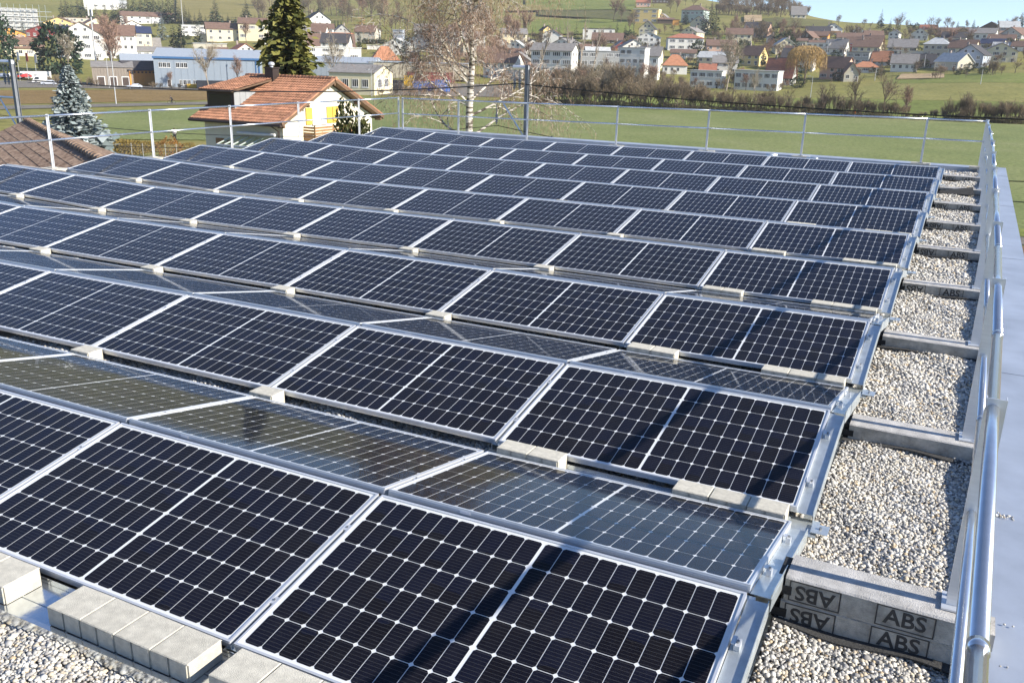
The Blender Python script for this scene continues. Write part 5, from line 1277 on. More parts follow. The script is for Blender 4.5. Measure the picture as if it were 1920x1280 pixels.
# birch with white bark and hanging twigs
def birch():
    m, n, l, b = new_mat('birch_bark'); b.inputs['Roughness'].default_value = .8
    tc = n.new('ShaderNodeTexCoord'); mp = n.new('ShaderNodeMapping'); mp.inputs['Scale'].default_value = (1.2, 1.2, 5); l.new(tc.outputs['Object'], mp.inputs['Vector'])
    nz = n.new('ShaderNodeTexNoise'); nz.inputs['Scale'].default_value = 1.6; nz.inputs['Detail'].default_value = 5; l.new(mp.outputs['Vector'], nz.inputs['Vector'])
    rp = n.new('ShaderNodeValToRGB'); rp.color_ramp.elements[0].position = .44; rp.color_ramp.elements[1].position = .52; rp.color_ramp.elements[0].color = (.10, .08, .06, 1); rp.color_ramp.elements[1].color = (.62, .57, .50, 1)
    l.new(nz.outputs['Fac'], rp.inputs['Fac']); l.new(rp.outputs['Color'], b.inputs['Base Color'])
    tw = mat('birch_twigs', (.32, .215, .15), .9, 0, .25, 1)
    rs = np.random.RandomState(9); lim = MB(); C, D, L, B = [], [], [], []
    p0 = AT(880, 76); H_ = 20.0
    def strand(p, n, ln, w):
        d = np.array([rs.normal(0, .35), rs.normal(0, .35), -.3])
        for s in range(n):
            C.append(p.copy()); dn = d / np.linalg.norm(d); D.append(dn); L.append(ln * 1.1); B.append(w * (1 - .5 * s / n))
            if rs.rand() < .6: v = dn + rs.normal(0, .55, 3); C.append(p.copy()); D.append(v); L.append(ln * rs.uniform(.6, 1.1)); B.append(w * .7)
            p = p + dn * ln; d = d * .72 + np.array([rs.normal(0, .10), rs.normal(0, .10), -.30])
            if p[2] < .4: break
    def limb(p, d, ln, r, lv):
        ns = 7 if lv < 2 else 5; pts = [p]; dd = d / np.linalg.norm(d)
        for s in range(ns):
            dd = dd + rs.normal(0, .13, 3); dd[2] += (.06 if lv == 1 else -.05 * lv) - (.10 * s / ns if lv else 0); dd /= np.linalg.norm(dd); pts.append(pts[-1] + dd * ln / ns)
        lim.tube(pts, [max(.008, r * (1 - .75 * i / ns)) for i in range(ns + 1)], 8 if lv < 2 else 5, 0, cap=False)
        if lv < 3:
            for k in range((0, 7, 5)[lv] + rs.randint(0, 2)):
                f = rs.uniform(.25, 1); i = min(int(f * ns), ns - 1); o = pts[i] + (pts[i + 1] - pts[i]) * (f * ns - i); ax = pts[i + 1] - pts[i]; ax /= np.linalg.norm(ax)
                v = rs.normal(0, 1, 3); v -= ax * (v @ ax); v /= np.linalg.norm(v); limb(o, ax * .75 + v * .7 + np.array([0, 0, .1]), ln * rs.uniform(.4, .65), r * .42, lv + 1)
        if lv >= 1:
            for k in range((0, 8, 6, 4)[lv]):
                f = rs.uniform(.3, 1); i = min(int(f * ns), ns - 1); strand(pts[i] + (pts[i + 1] - pts[i]) * (f * ns - i), rs.randint(4, 10), .30, .022)
    tp = [np.array(v) for v in ((0, 0, -.2), (.05, 0, 3), (.0, .05, 6), (.12, .1, 9), (.05, .05, 12), (-.25, .1, 14.5), (-.35, 0, 17), (-.4, 0, 19))]
    lim.tube(tp, [.27, .24, .22, .19, .16, .12, .07, .02], 10, 0, cap=False)
    for k in range(30):
        z = rs.uniform(4.2, 18); i = 0
        while i < len(tp) - 2 and tp[i + 1][2] < z: i += 1
        f = (z - tp[i][2]) / (tp[i + 1][2] - tp[i][2]); o = tp[i] * (1 - f) + tp[i + 1] * f; a = rs.uniform(0, 6.28)
        limb(o, np.array([math.cos(a), math.sin(a), rs.uniform(.3, 1.1)]), (2.0 + 3.6 * math.sin(min(1, (20 - z) / 13) * 1.5)) * rs.uniform(.75, 1.15), .055 + .05 * (1 - z / 20), 1)
    C, D, L, B = map(np.array, (C, D, L, B))
    o = empty('birch_tree', p0); o.scale = (1.32, 1.32, 1.22); tag(o, 'leafless birch with white trunk and hanging twigs left of the mast', 'tree')
    lim.build('trunk', m, o, smooth=True); link('crown', quads_mesh('crown', leafset(C, D, L, B, np.array([0, 0, 1.0]), 1.0), tw), o)
birch()
assign_house_labels(); assign_plant_labels()
# ------------------------------------------------------------------ the orange tiled house next door
M['tile'] = mat('orange_clay_tile', (.34, .165, .095), .8, 0, .45, 2.2, .15, 25, detail=8, obj_var=.18)
M['tile_dark'] = mat('brown_lichen_tile', (.15, .085, .055), .9, 0, .4, 5.0, .3, 20, detail=10, obj_var=.2, c2=(.33, .24, .175))
M['cream'] = mat('cream_render', (.76, .70, .54), .92, 0, .05, .8, .15, 20)
M['white_wall'] = mat('white_render', (.66, .66, .64), .92, 0, .05, .8, .15, 20)  # plain white render of the neighbour's walls
M['yellow_shutter'] = mat('yellow_shutter', (.62, .42, .07), .6, 0, .08, 3)
M['soffit'] = mat('roof_timber', (.14, .085, .05), .8, 0, .2, 4)
M['gutter'] = mat('brown_gutter', (.05, .035, .03), .5, .3, .1, 4)
M['slate_clad'] = mat('grey_fibre_cladding', (.30, .31, .31), .8, 0, .08, 2)
M['curtain'] = mat('white_curtain', (.74, .74, .72), .9, 0, .06, 6)
M['green_glass'] = glass_mat('conservatory_glass', (.75, .85, .80), 1.5, .03)
def tiled_slope(root, u0, u1, ridge, eave, courses, cols, m, thick=.03, lift=.05):
    """courses of overlapping tiles on a slope. u along the ridge, ridge/eave = (v, z)"""
    (vr, zr), (ve, ze) = ridge, eave; dv, dz = (ve - vr) / courses, (ze - zr) / courses
    n = (u1 - u0) / cols
    nx = math.hypot(dv, dz); nvx, nvz = (-dz / nx, dv / nx) if dv > 0 else (dz / nx, -dv / nx)
    for c in range(courses):
        b = MB(); t = thick
        for k in range(cols):
            a = u0 + k * n; j = rnd.uniform(-.008, .008); j2 = rnd.uniform(0, .02)
            va, za, vb, zb = vr + dv * c, zr + dz * c + .002, vr + dv * (c + 1.12), zr + dz * (c + 1.12) + t + j + .015
            h = .05 if thick > .02 else .03
            b.v += [(a, va, za + lift), (a + n * .5, va, za + lift + h), (a + n * .97, va, za + lift), (a, vb, zb + lift - j2 * 0), (a + n * .5, vb, zb + lift + h), (a + n * .97, vb, zb + lift), (a, vb, zb + lift - t - .02), (a + n * .97, vb, zb + lift - t - .02)]
            i = len(b.v) - 8; b.f += [(i, i + 1, i + 4, i + 3), (i + 1, i + 2, i + 5, i + 4), (i + 3, i + 4, i + 5, i + 7, i + 6)]; b.m += [0, 0, 0]
        me = b.mesh('tile_course', m)
        o = link('tile_course', me, root)
HX, HY0, HY1, HXL = -39.3, 42.95, 54.4, -47.3
HR, HE, HMID = .10, -2.62, (42.95 + 54.4) / 2
hs = empty('tiled_house', (0, 0, 0)); tag(hs, 'cream house with orange tiled roof, yellow shutters and wooden balcony', 'house')
w = MB(); ya, yb, xa, xb = HY0 + .75, HY1 - .75, HXL + .6, HX - .55
s_ = (HR - HE) / (HMID - HY0); zeave = HE + s_ * .75 - .22
P = [(ya, GROUND), (yb, GROUND), (yb, zeave), (HMID, HR - .25), (ya, zeave)]
w.v += [(xa, y, z) for y, z in P] + [(xb, y, z) for y, z in P]; w.f += [(4, 3, 2, 1, 0), (5, 6, 7, 8, 9), (0, 5, 9, 4), (1, 2, 7, 6), (2, 3, 8, 7), (3, 4, 9, 8)]; w.m += [0, 0, 0, 0, 0, 0]
w.build('wall', M['cream'], hs)
rf = MB()
for y0 in (HY0, HY1): slab(rf, [(HXL, HMID, HR), (HX, HMID, HR), (HX, y0, HE), (HXL, y0, HE)] if y0 > HMID else [(HXL, y0, HE), (HX, y0, HE), (HX, HMID, HR), (HXL, HMID, HR)], .16)
roof_o = rf.build('roof', M['soffit'], hs)
tiled_slope(roof_o, HXL, HX, (HMID, HR), (HY0, HE), 18, 34, M['tile']); tiled_slope(roof_o, HXL, HX, (HMID, HR), (HY1, HE), 18, 34, M['tile'])
b = MB()
for k in range(26):
    x = HXL + k * (HX - HXL) / 26; b.tube([(x, HMID, HR + .07), (x + .43, HMID, HR + .09)], [.12, .14], 8)
b.build('ridge_tiles', M['tile'], roof_o)
for y0, nm in ((HY0, 'verge_board'), (HY1, 'verge_board')):
    b = MB(); b.bar((HX + .03, HMID, HR + .01), (HX + .03, y0, HE + .01), .05, .28); b.bar((HX - .06, HMID, HR + .12), (HX - .06, y0, HE + .12), .26, .1, 1); b.build(nm, [M['soffit'], M['tile']], roof_o)
b = MB(); b.tube([(HXL, HY0 - .08, HE - .06), (HX, HY0 - .08, HE - .06)], .09, 8); b.tube([(HX - .9, HY0 - .05, HE - .1), (HX - .9, HY0 + .7, HE - .5), (HX - .9, HY0 + .7, GROUND)], .05, 6); b.build('gutter', M['gutter'], roof_o)
for y in (HY0 + .3, HMID, HY1 - .3, (HY0 + HMID) / 2, (HY1 + HMID) / 2):
    b = MB(); z = HR - abs(y - HMID) * s_ - .28; b.box(xb + .01, HX - .02, y - .08, y + .08, z - .1, z + .08); b.build('purlin_end', M['soffit'], roof_o)
# chimney with round steel cap
cx, cy = -44.5, 48.25
b = MB(); b.box(cx - .36, cx + .36, cy - .33, cy + .33, -.8, .72); b.box(cx - .42, cx + .42, cy - .38, cy + .38, .722, .80); b.build('chimney', M['gutter'], roof_o)
b = MB(); b.lathe((cx, cy, .80), [(0, .12), (.08, .12), (.1, .16), (.16, .22), (.26, .22), (.34, .14), (.37, .01)], 12); b.build('chimney_cap', M['alu_bright'], roof_o)
# dormer: dark front, grey panelled cheek, its own tiled lid
dx0, dx1, dyf, dzf, dzb = -46.9, -44.5, 44.3, -.72, .02
dr = MB(); dr.box(dx0, dx1, dyf, 47.9, -2.25, dzf - .09); dmo = dr.build('dormer', M['gutter'], hs)
b = MB()
for k in range(7):
    y = dyf + .03 + k * .56; b.box(dx1 + .002, dx1 + .03, y, y + .54, -2.3, dzf - .1)
b.build('cladding_panel', M['slate_clad'], dmo)
b = MB(); b.box(dx0 + .2, dx1 - .2, dyf - .03, dyf - .002, -1.75, -1.0); b.build('dormer_window', M['pane'], dmo)
b = MB(); slab(b, [(dx0 - .35, dyf - .4, dzf), (dx1 + .25, dyf - .4, dzf), (dx1 + .25, HMID, dzb + .09), (dx0 - .35, HMID, dzb + .09)], .1); lid = b.build('dormer_roof', M['soffit'], dmo)
tiled_slope(lid, dx0 - .35, dx1 + .25, (HMID, dzb + .09), (dyf - .4, dzf), 12, 13, M['tile'], lift=.03)
# gable window, shutters, balcony
gx = xb + .004
def gbox(name, y0, y1, z0, z1, t, m, par=hs, t0=0.0):
    b = MB(); b.box(gx + t0, gx + t, y0, y1, z0, z1); return b.build(name, m, par)
gw = gbox('window', 46.72, 48.15, -2.78, -1.75, .03, M['curtain']); gbox('pane', 46.75, 48.1, -2.72, -1.8, .034, M['curtain'], gw, .031)
for y in (46.72, 47.2, 47.67, 48.15): gbox('glazing_bar', y - .035, y + .035, -2.78, -1.75, .07, M['winframe'], gw, .035)
gbox('glazing_bar', 46.72, 48.15, -2.25, -2.2, .066, M['winframe'], gw, .035); gbox('sill', 46.65, 48.2, -2.86, -2.79, .12, M['winframe'], gw)
for y0 in (46.02, 48.25, 48.92): gbox('shutter', y0, y0 + .6, -2.8, -1.7, .08, M['yellow_shutter'], hs, .03)
bz = -3.85
b = MB(); b.box(gx, gx + 1.0, 45.75, 49.9, bz - .12, bz); bal = b.build('balcony', M['wood'], hs)
for k in range(5): b = MB(); z = bz + .06 + k * .19; b.box(gx + .96, gx + .99, 45.75, 49.9, z, z + .14); b.build('balcony_board', M['wood'], bal)
for k in range(5): b = MB(); z = bz + .06 + k * .19; b.box(gx + .01, gx + .955, 45.75, 45.78, z, z + .14); b.build('balcony_board', M['wood'], bal)
for y in (45.8, 47.8, 49.86): b = MB(); b.box(gx + .88, gx + .955, y - .04, y + .04, bz, bz + 1.05); b.build('balcony_post', M['soffit'], bal)
# eaves side: shuttered window, awning and glass conservatory
b = MB(); b.box(-45.75, -45.05, ya - .05, ya - .003, -4.9, -3.85); b.build('window', M['wood'], hs)
b = MB(); b.box(-44.75, -44.35, ya - .05, ya - .003, -4.9, -3.95); b.build('window', M['pane'], hs)
cs = MB(); c0, c1, cy0 = -44.1, -40.3, ya - 1.7
for x in np.linspace(c0, c1, 7): cs.box(x - .04, x + .04, cy0, cy0 + .08, GROUND, -4.12); cs.bar((x, cy0, -4.08), (x, ya, -3.62), .07, .07)
cs.box(c0, c1, cy0 - .03, cy0 + .10, -4.15, -4.03); cs.box(c0, c1, cy0 - .03, cy0 + .10, -6, -5.9)
con = cs.build('conservatory', M['winframe'], hs)
for x0, x1 in zip(np.linspace(c0, c1, 7)[:-1], np.linspace(c0, c1, 7)[1:]):
    b = MB(); b.face([(x0 + .05, cy0, -4.05), (x1 - .05, cy0, -4.05), (x1 - .05, ya, -3.59), (x0 + .05, ya, -3.59)]); b.face([(x0 + .05, cy0 + .05, -5.9), (x1 - .05, cy0 + .05, -5.9), (x1 - .05, cy0 + .05, -4.15), (x0 + .05, cy0 + .05, -4.15)]); b.build('glass_pane', M['green_glass'], con)
b = MB(); b.tube([(c0 + .6, ya - .3, -3.36), (c1, ya - .3, -3.36)], .11, 10); b.build('awning', M['winframe'], hs)

# ------------------------------------------------------------------ brown tiled roof of the neighbour on the left
A3, B3 = Vector((-36.0, 22.8, -1.20)), Vector((-17.0, 12.15, -1.20))
u_ = (B3 - A3); u_.z = 0; ln = u_.length; ang = math.atan2(u_.y, u_.x)
nb = empty('brown_roofed_house', A3, (0, 0, ang)); tag(nb, 'neighbour building with weathered brown tiled roof at left', 'house')
w = MB(); P = [(-6.2, -3.9), (6.2, -3.9), (0, -.2)]
w.v += [(.5, -6.2, GROUND - A3.z), (.5, 6.2, GROUND - A3.z), (.5, 6.2, -2.9), (.5, 0, -.2), (.5, -6.2, -2.9)] + [(ln, -6.2, GROUND - A3.z), (ln, 6.2, GROUND - A3.z), (ln, 6.2, -2.9), (ln, 0, -.2), (ln, -6.2, -2.9)]
w.f += [(4, 3, 2, 1, 0), (5, 6, 7, 8, 9), (0, 5, 9, 4), (1, 2, 7, 6), (2, 3, 8, 7), (3, 4, 9, 8)]; w.m += [0] * 6
w.build('wall', M['white_wall'], nb)
r_ = MB(); slab(r_, [(0, -7, -3.2), (ln + .3, -7, -3.2), (ln + .3, 0, 0), (0, 0, 0)], .15); slab(r_, [(0, 0.001, 0), (ln + .3, 0.001, 0), (ln + .3, 7, -3.2), (0, 7, -3.2)], .15)
ro = r_.build('roof', M['soffit'], nb)
tiled_slope(ro, 0, ln + .3, (0, 0), (-7, -3.2), 24, 84, M['tile_dark'], .007); tiled_slope(ro, 0, ln + .3, (0, 0), (7, -3.2), 24, 84, M['tile_dark'], .007)
b = MB()
for k in range(48): x = k * ln / 48; b.tube([(x, 0, .05), (x + ln / 46, 0, .07)], [.12, .14], 8)
b.build('ridge_tiles', M['tile_dark'], ro)
b = MB(); b.box(4.0, 4.9, -5.6, -4.9, -2.6, -1.3); b.build('roof_hatch', M['hall_roof'], ro)

# ------------------------------------------------------------------ railway masts and wires
M['mast'] = mat('mast_steel', (.20, .215, .235), .6, .3, .15, 4); M['wire'] = mat('wire', (.02, .02, .022), .6, .3, .1, 4); M['insul'] = mat('insulator', (.32, .30, .28), .4, 0, .1, 5)
def mast(px, d, ztop, label, flip=1):
    p = AT(px, d); o = empty('catenary_mast', p, (0, 0, R(-26) * 0)); tag(o, label, 'mast')
    h = ztop - p.z; b = MB(); b.box(-.085, .085, -.10, -.085, 0, h); b.box(-.085, .085, .085, .10, 0, h); b.box(-.015, .015, -.085, .085, 0, h); b.build('post', M['mast'], o)
    b = MB(); b.tube([(.05, 0, h - .12), (-.75 * flip, 0, h - .12)], .10, 8); b.build('top_bracket', M['alu'], o)
    b = MB(); b.tube([(0, 0, h - 1.75), (-1.75 * flip, 0, h - 1.75)], .055, 8); b.tube([(-.03, 0, h - 3.4), (-1.25 * flip, 0, h - 1.8)], .04, 6); b.tube([(0, 0, h - 4.6), (-1.0 * flip, 0, h - 4.65)], .04, 6); b.tube([(-.6 * flip, 0, h - 4.7), (-1.6 * flip, 0, h - 5.1)], .03, 6); b.build('cantilever', M['alu'], o)
    for z0, x in ((h - .15, -.66 * flip), (h - .15, -.40 * flip), (h - 1.8, -1.6 * flip)):
        b = MB(); b.lathe((x, 0, z0 - 1.0), [(0, .03), (.1, .03), (.12, .08), (.18, .04), (.22, .08), (.28, .04), (.32, .08), (.38, .04), (.42, .08), (.5, .03), (.95, .02)], 8); b.build('insulator', M['insul'], o)
    return p, h
pm1, h1 = mast(990, 44, 1.6, 'dark steel catenary mast with pale brackets beside the birch')
pm2, h2 = mast(20, 50, 1.25, 'dark steel catenary mast at the left picture edge', 1)
pm3, h3 = mast(2350, 36, 1.15, 'catenary mast beyond the right picture edge')
pm0, h0 = mast(-900, 78, 1.2, 'catenary mast beyond the left picture edge')
def wire(name, a, b, sag, r, label):
    pts = [Vector(a).lerp(Vector(b), t / 16) - Vector((0, 0, sag * 4 * (t / 16) * (1 - t / 16))) for t in range(17)]
    m = MB(); m.tube(pts, r, 5); o = m.build(name, M['wire']); tag(o, label, 'wire')
def off(p, x, z): return (p.x + x, p.y, z)
wire('feeder_wire', off(pm1, -.55, .75), off(pm3, -.55, .45), .25, .024, 'thick feeder wire from the mast to the right edge'); wire('feeder_wire', off(pm1, -.55, .75), off(pm2, -.55, .4), .5, .03, 'feeder wire from the mast across the tiled house')
wire('feeder_wire', off(pm2, -.55, .4), off(pm0, -.55, .2), .5, .03, 'feeder wire leaving the left mast to the left edge')
for k, (z1, z3, sg, nm) in enumerate(((-1.25, -1.35, .75, 'messenger_wire'), (-2.6, -2.35, .05, 'contact_wire'))):
    wire(nm, off(pm1, -1.55, z1), off(pm3, -1.55, z3), sg, .018, '%s sagging right over the green field' % ('messenger wire' if k == 0 else 'straight contact wire')); wire(nm, off(pm1, -1.55, z1), off(pm2, -1.55, z1 - .1), sg, .016, '%s between the two masts' % ('messenger wire' if k == 0 else 'contact wire'))
for i, t in enumerate((.12, .36, .62)):
    a, b_ = Vector(off(pm1, -1.55, -1.25)), Vector(off(pm3, -1.55, -1.35)); p = a.lerp(b_, t); top = p.z - .75 * 4 * t * (1 - t); bot = -2.6 + .25 * t - .05 * 4 * t * (1 - t)
    m = MB(); m.tube([(p.x, p.y, bot), (p.x, p.y, top)], .012, 4); m.tube([(p.x, p.y, top - .06), (p.x, p.y, top + .06)], .04, 5); tag(m.build('dropper_wire', M['wire']), 'thin vertical dropper, %s right of the mast' % ORD[i], 'wire', 'droppers')

# ------------------------------------------------------------------ poles, lamps, flags
M['pole'] = mat('grey_pole', (.46, .47, .47), .6, .3, .1, 4)
def pole(px, py, hpx, name, label, r=.1, arm=0, d=None, cat='pole'):
    p, d_ = G(px, py) if d is None else (AT(px, d), d); h = hpx * d_ / FPX; o = empty(name, p); tag(o, label, cat)
    b = MB(); b.tube([(0, 0, -.2), (0, 0, h)], [r, r * .6], 8); b.build('post', M['pole'], o)
    if arm:
        b = MB(); b.tube([(0, 0, h - .05), (-arm, 0, h + .1)], .05, 6); b.build('arm', M['pole'], o); b = MB(); b.cbox((-arm - .35, 0, h + .1), .9, .3, .16); b.build('lamp_head', M['winframe'], o)
    return o, h
pole(343, 48, 62, 'tall_pole', 'tall slim grey pole on the left hillside', .28); o, h = pole(184, 154, 112, 'antenna_mast', 'grey antenna mast with panel boxes left of the hall', .3)
for k in range(3): a = k * 2.1; b = MB(); b.cbox((math.cos(a) * .6, math.sin(a) * .6, h - .9), .35, .35, 2.0, a); b.build('antenna_panel', M['winframe'], o)
pole(205, 166, 54, 'street_lamp', 'grey street lamp left of its twin at the field edge', .1, 1.2, cat='lamp'); pole(218, 196, 84, 'street_lamp', 'taller street lamp standing on the field path', .12, 1.4, cat='lamp'); pole(453, 166, 48, 'street_lamp', 'street lamp before the blue hall', .09, 1.0, cat='lamp'); pole(697, 182, 46, 'street_lamp', 'street lamp before the workshop', .09, 0.8, cat='lamp')
for i, (px, h) in enumerate(((38, 46), (54, 44), (70, 42))):
    o, hh = pole(px, 152, h, 'flag_pole', '%s white flag pole from left by the parked cars' % ORD[i], .08); b = MB(); b.cbox((.55, 0, hh - 1.6), 1.0, .05, 2.6); b.build('flag', (VP['white'], VP['red'], VP['white'])[i], o)
pole(1838, 160, 24, 'field_post', 'thin dark post standing in the right field', .12); pole(1640, 151, 20, 'street_lamp', 'pale leaning lamp post among the right houses', .14, 0, cat='lamp'); pole(1549, 112, 30, 'street_lamp', 'pale lamp post beside the grey roofed gables', .16, 0, cat='lamp'); pole(1732, 128, 22, 'street_lamp', 'pale lamp post before the dark roof', .14, cat='lamp'); pole(1519, 187, 38, 'street_lamp', 'street lamp before the golden willow', .1, .8, cat='lamp')
for px, c in ((1221, VP['red']), (1602, VP['red'])):
    p, d = G(px, hedge_y(px) + 1.5); o = empty('marker_post', p); tag(o, 'orange marker post at the %s part of the hedgerow' % ('left' if px < 1400 else 'right'), 'post'); b = MB(); b.tube([(0, 0, -.1), (0, 0, 1.1)], .07, 6); b.build('post', M['winframe'], o); b = MB(); b.lathe((0, 0, .75), [(0, .1), (.5, .1), (.6, .02)], 8); b.build('cap', paint('orange', (.65, .16, .03)) if px < 1400 else bpy.data.materials['paint_orange'], o)
# wire mesh garden fence by the rusty bush
p = AT(272, 106); o = empty('garden_fence', (p.x, p.y, p.z + .5), (0, 0, .5)); tag(o, 'wire mesh garden fence left of the rusty bush', 'fence')
for k in range(5): b = MB(); b.tube([(k * 1.2 - 2.4, 0, 0), (k * 1.2 - 2.4, 0, 1.5)], .03, 5); b.build('post', M['pole'], o)
b = MB()
for k in range(-6, 18): b.tube([(k * .3 - 2.4, 0, 0), (k * .3 - 1.2, 0, 1.45)], .006, 3); b.tube([(k * .3 - 1.2, 0, 0), (k * .3 - 2.4, 0, 1.45)], .006, 3)
b.build('wire_mesh', M['pole'], o)

# ------------------------------------------------------------------ people
M['skin'] = mat('skin', (.50, .31, .22), .6, 0, .05, 10); M['coat_white'] = mat('white_jacket', (.70, .68, .68), .9, 0, .06, 10); M['trouser'] = mat('dark_trousers', (.025, .022, .026), .9, 0, .1, 10); M['hair'] = mat('brown_hair', (.06, .035, .02), .8, 0, .1, 20); M['jacket_dark'] = mat('dark_jacket', (.022, .026, .035), .85, 0, .1, 10)
def skin_mesh(name, verts, edges, radii, m, parent, root=0, sub=1):
    me = bpy.data.meshes.new(name); me.from_pydata(verts, edges, []); me.materials.append(m); o = link(name, me, parent)
    md = o.modifiers.new('skin', 'SKIN'); md.use_smooth_shade = True
    for i, r in enumerate(radii): me.skin_vertices[0].data[i].radius = (r, r) if not isinstance(r, tuple) else r
    for i in range(len(verts)): me.skin_vertices[0].data[i].use_root = (i == root)
    s = o.modifiers.new('smooth', 'SUBSURF'); s.levels = sub; s.render_levels = sub
    dg = bpy.context.evaluated_depsgraph_get(); nm = bpy.data.meshes.new_from_object(o.evaluated_get(dg)); nm.name = name
    o.modifiers.clear(); o.data = nm; nm.materials.clear(); nm.materials.append(m); nm.polygons.foreach_set('use_smooth', [True] * len(nm.polygons)); return o
def person(loc, rz, label, J, coat, trous, hair):
    """J: joint positions; one continuous body, clothes as children"""
    o = empty('person', loc, (0, 0, rz)); tag(o, label, 'person')
    names = list(J); ix = {n: i for i, n in enumerate(names)}
    E_ = [('hip', 'chest'), ('chest', 'neck'), ('neck', 'head'), ('head', 'crown'), ('chest', 'shl'), ('shl', 'ell'), ('ell', 'wrl'), ('wrl', 'hal'), ('chest', 'shr'), ('shr', 'elr'), ('elr', 'wrr'), ('wrr', 'har'), ('hip', 'hpl'), ('hpl', 'knl'), ('knl', 'anl'), ('anl', 'tol'), ('hip', 'hpr'), ('hpr', 'knr'), ('knr', 'anr'), ('anr', 'tor')]
    rad = dict(hip=.125, chest=.135, neck=.055, head=.085, crown=.075, shl=.06, ell=.042, wrl=.032, hal=.028, shr=.06, elr=.042, wrr=.032, har=.028, hpl=.085, knl=.06, anl=.042, tol=.035, hpr=.085, knr=.06, anr=.042, tor=.035)
    skin_mesh('body', [J[n] for n in names], [(ix[a], ix[b]) for a, b in E_], [rad[n] for n in names], M['skin'], o, ix['hip'])
    up = [n for n in ('hip', 'chest', 'shl', 'ell', 'wrl', 'shr', 'elr', 'wrr')]; iu = {n: i for i, n in enumerate(up)}
    skin_mesh('jacket', [J[n] for n in up], [(iu[a], iu[b]) for a, b in E_ if a in iu and b in iu], [rad[n] * 1.28 + .012 for n in up], coat, o, 0)
    lo = ['hip', 'hpl', 'knl', 'anl', 'hpr', 'knr', 'anr']; il = {n: i for i, n in enumerate(lo)}
    skin_mesh('trousers', [J[n] for n in lo], [(il[a], il[b]) for a, b in E_ if a in il and b in il], [rad[n] * 1.15 + .01 for n in lo], trous, o, 0)
    h = Vector(J['head']); c = Vector(J['crown']); b = MB(); b.lathe(h + Vector((0, .02, -.06)), [(0, .05), (.03, .095), (.10, .112), (.17, .095), (.22, .05), (.235, .005)], 12); b.build('hair', hair, o, smooth=True)
    f = MB()
    for s in (-1, 1): f.cbox((h.x + s * .033, h.y - .092, h.z + .03), .018, .012, .012)
    f.cbox((h.x, h.y - .105, h.z), .022, .03, .04); f.cbox((h.x, h.y - .092, h.z - .045), .05, .012, .012); f.build('face', M['hair'], o)
    for s, t in (('tol', 'anl'), ('tor', 'anr')):
        a_, t_ = Vector(J[t]), Vector(J[s]); b = MB(); b.bar(a_ + Vector((0, .05, -.05)), t_ + Vector((0, -.04, -.02)), .1, .09); b.build('shoe', M['trouser'], o)
    return o
walk = dict(hip=(0, 0, .92), chest=(0, -.02, 1.32), neck=(0, -.03, 1.47), head=(0, -.05, 1.57), crown=(0, -.04, 1.64), shl=(-.19, 0, 1.38), ell=(-.24, -.08, 1.12), wrl=(-.14, -.25, 1.18), hal=(-.06, -.28, 1.22), shr=(.19, 0, 1.38), elr=(.25, -.06, 1.11), wrr=(.15, -.25, 1.17), har=(.07, -.28, 1.2),
            hpl=(-.09, 0, .88), knl=(-.10, -.14, .49), anl=(-.10, -.10, .09), tol=(-.10, -.24, .04), hpr=(.09, 0, .88), knr=(.10, .02, .47), anr=(.10, .22, .10), tor=(.10, .12, .04))
p, d = G(329, 268.5); person((p.x, p.y, p.z + .12), R(18), 'person in white jacket and dark trousers walking on the garden path', walk, M['coat_white'], M['trouser'], M['hair'])
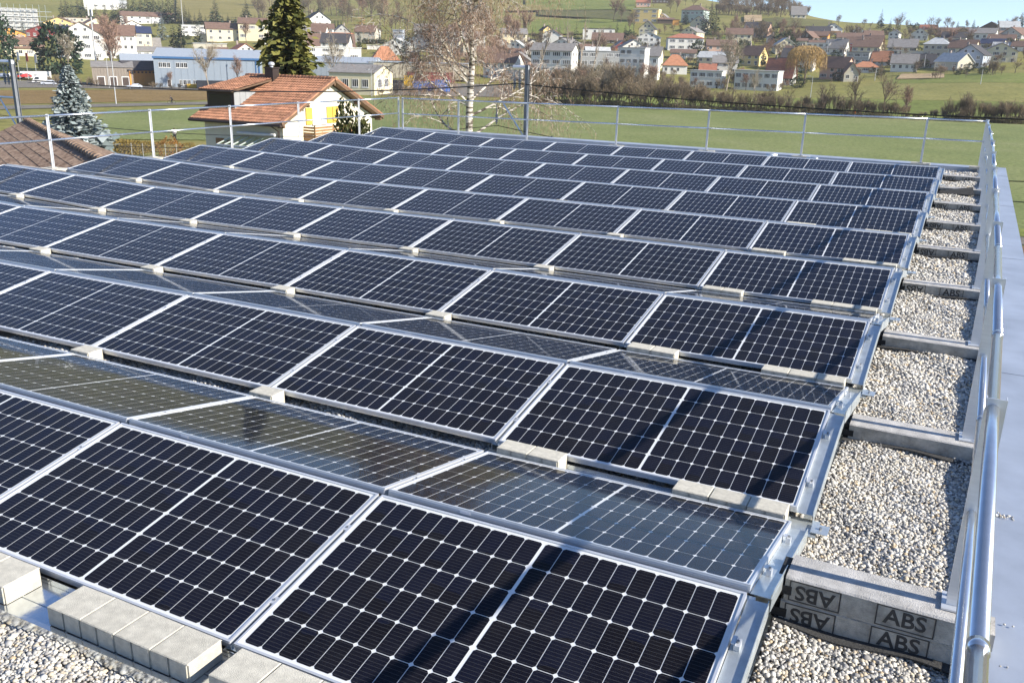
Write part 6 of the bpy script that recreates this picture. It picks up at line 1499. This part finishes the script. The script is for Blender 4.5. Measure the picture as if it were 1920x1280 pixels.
# cyclist on the field path
p, d = G(322, 196.5); rz = math.atan2(-(p.x - CAM.x), p.y - CAM.y)
bk = empty('bicycle', (p.x, p.y, p.z + .12), (0, 0, rz)); tag(bk, 'dark bicycle ridden along the path across the fields', 'bicycle')
for x, nm in ((-.52, 'front_wheel'), (.52, 'rear_wheel')):
    b = MB(); b.tube([(x + .33 * math.cos(t * math.pi / 10), 0, .35 + .33 * math.sin(t * math.pi / 10)) for t in range(21)], .025, 6); wh = b.build(nm, M['tyre'], bk)
    b = MB()
    for k in range(6): a = k * math.pi / 6; b.tube([(x + .32 * math.cos(a), 0, .35 + .32 * math.sin(a)), (x - .32 * math.cos(a), 0, .35 - .32 * math.sin(a))], .004, 3)
    b.build('spokes', M['rim'], wh)
b = MB(); b.tube([(.52, 0, .35), (.08, 0, .32), (.22, 0, .85), (.52, 0, .35)], .02, 6); b.tube([(.08, 0, .32), (-.38, 0, .75), (.2, 0, .78)], .022, 6); b.tube([(-.52, 0, .35), (-.36, 0, .95)], .02, 6); b.build('frame', VP['dark'], bk)
b = MB(); b.tube([(-.36, -.28, 1.0), (-.38, 0, .96), (-.36, .28, 1.0)], .015, 6); b.build('handlebar', M['rim'], bk); b = MB(); b.cbox((.25, 0, .9), .26, .14, .06); b.build('saddle', M['tyre'], bk)
ride = dict(hip=(0, .24, .98), chest=(0, -.02, 1.36), neck=(0, -.10, 1.50), head=(0, -.15, 1.60), crown=(0, -.14, 1.67), shl=(-.19, -.03, 1.41), ell=(-.24, -.18, 1.18), wrl=(-.25, -.33, 1.06), hal=(-.25, -.38, 1.02), shr=(.19, -.03, 1.41), elr=(.24, -.18, 1.18), wrr=(.25, -.33, 1.06), har=(.25, -.38, 1.02),
            hpl=(-.09, .22, .95), knl=(-.11, -.10, .72), anl=(-.11, .12, .42), tol=(-.11, -.04, .36), hpr=(.09, .22, .95), knr=(.11, .0, .60), anr=(.11, .12, .20), tor=(.11, -.04, .16))
person((p.x, p.y, p.z + .12), rz - math.pi / 2, 'person in dark clothes cycling along the field path', ride, M['jacket_dark'], M['trouser'], M['jacket_dark'])

# ------------------------------------------------------------------ thin winter haze over the valley
hm = bpy.data.materials.new('haze_air'); hm.use_nodes = True
hn = hm.node_tree.nodes; hn.remove(hn['Principled BSDF'])
pv = hn.new('ShaderNodeVolumePrincipled'); pv.inputs['Color'].default_value = (.93, .95, 1.0, 1); pv.inputs['Density'].default_value = 0.00013; pv.inputs['Anisotropy'].default_value = 0.0
hm.node_tree.links.new(pv.outputs['Volume'], hn['Material Output'].inputs['Volume'])
hb = MB(); hb.box(-3600, 3600, -3600, 3600, GROUND - 1.5, 260); ho = hb.build('haze', hm); ho['kind'] = 'stuff'; ho['label'] = 'thin pale winter haze over the valley'
scene.cycles.volume_bounces = 0
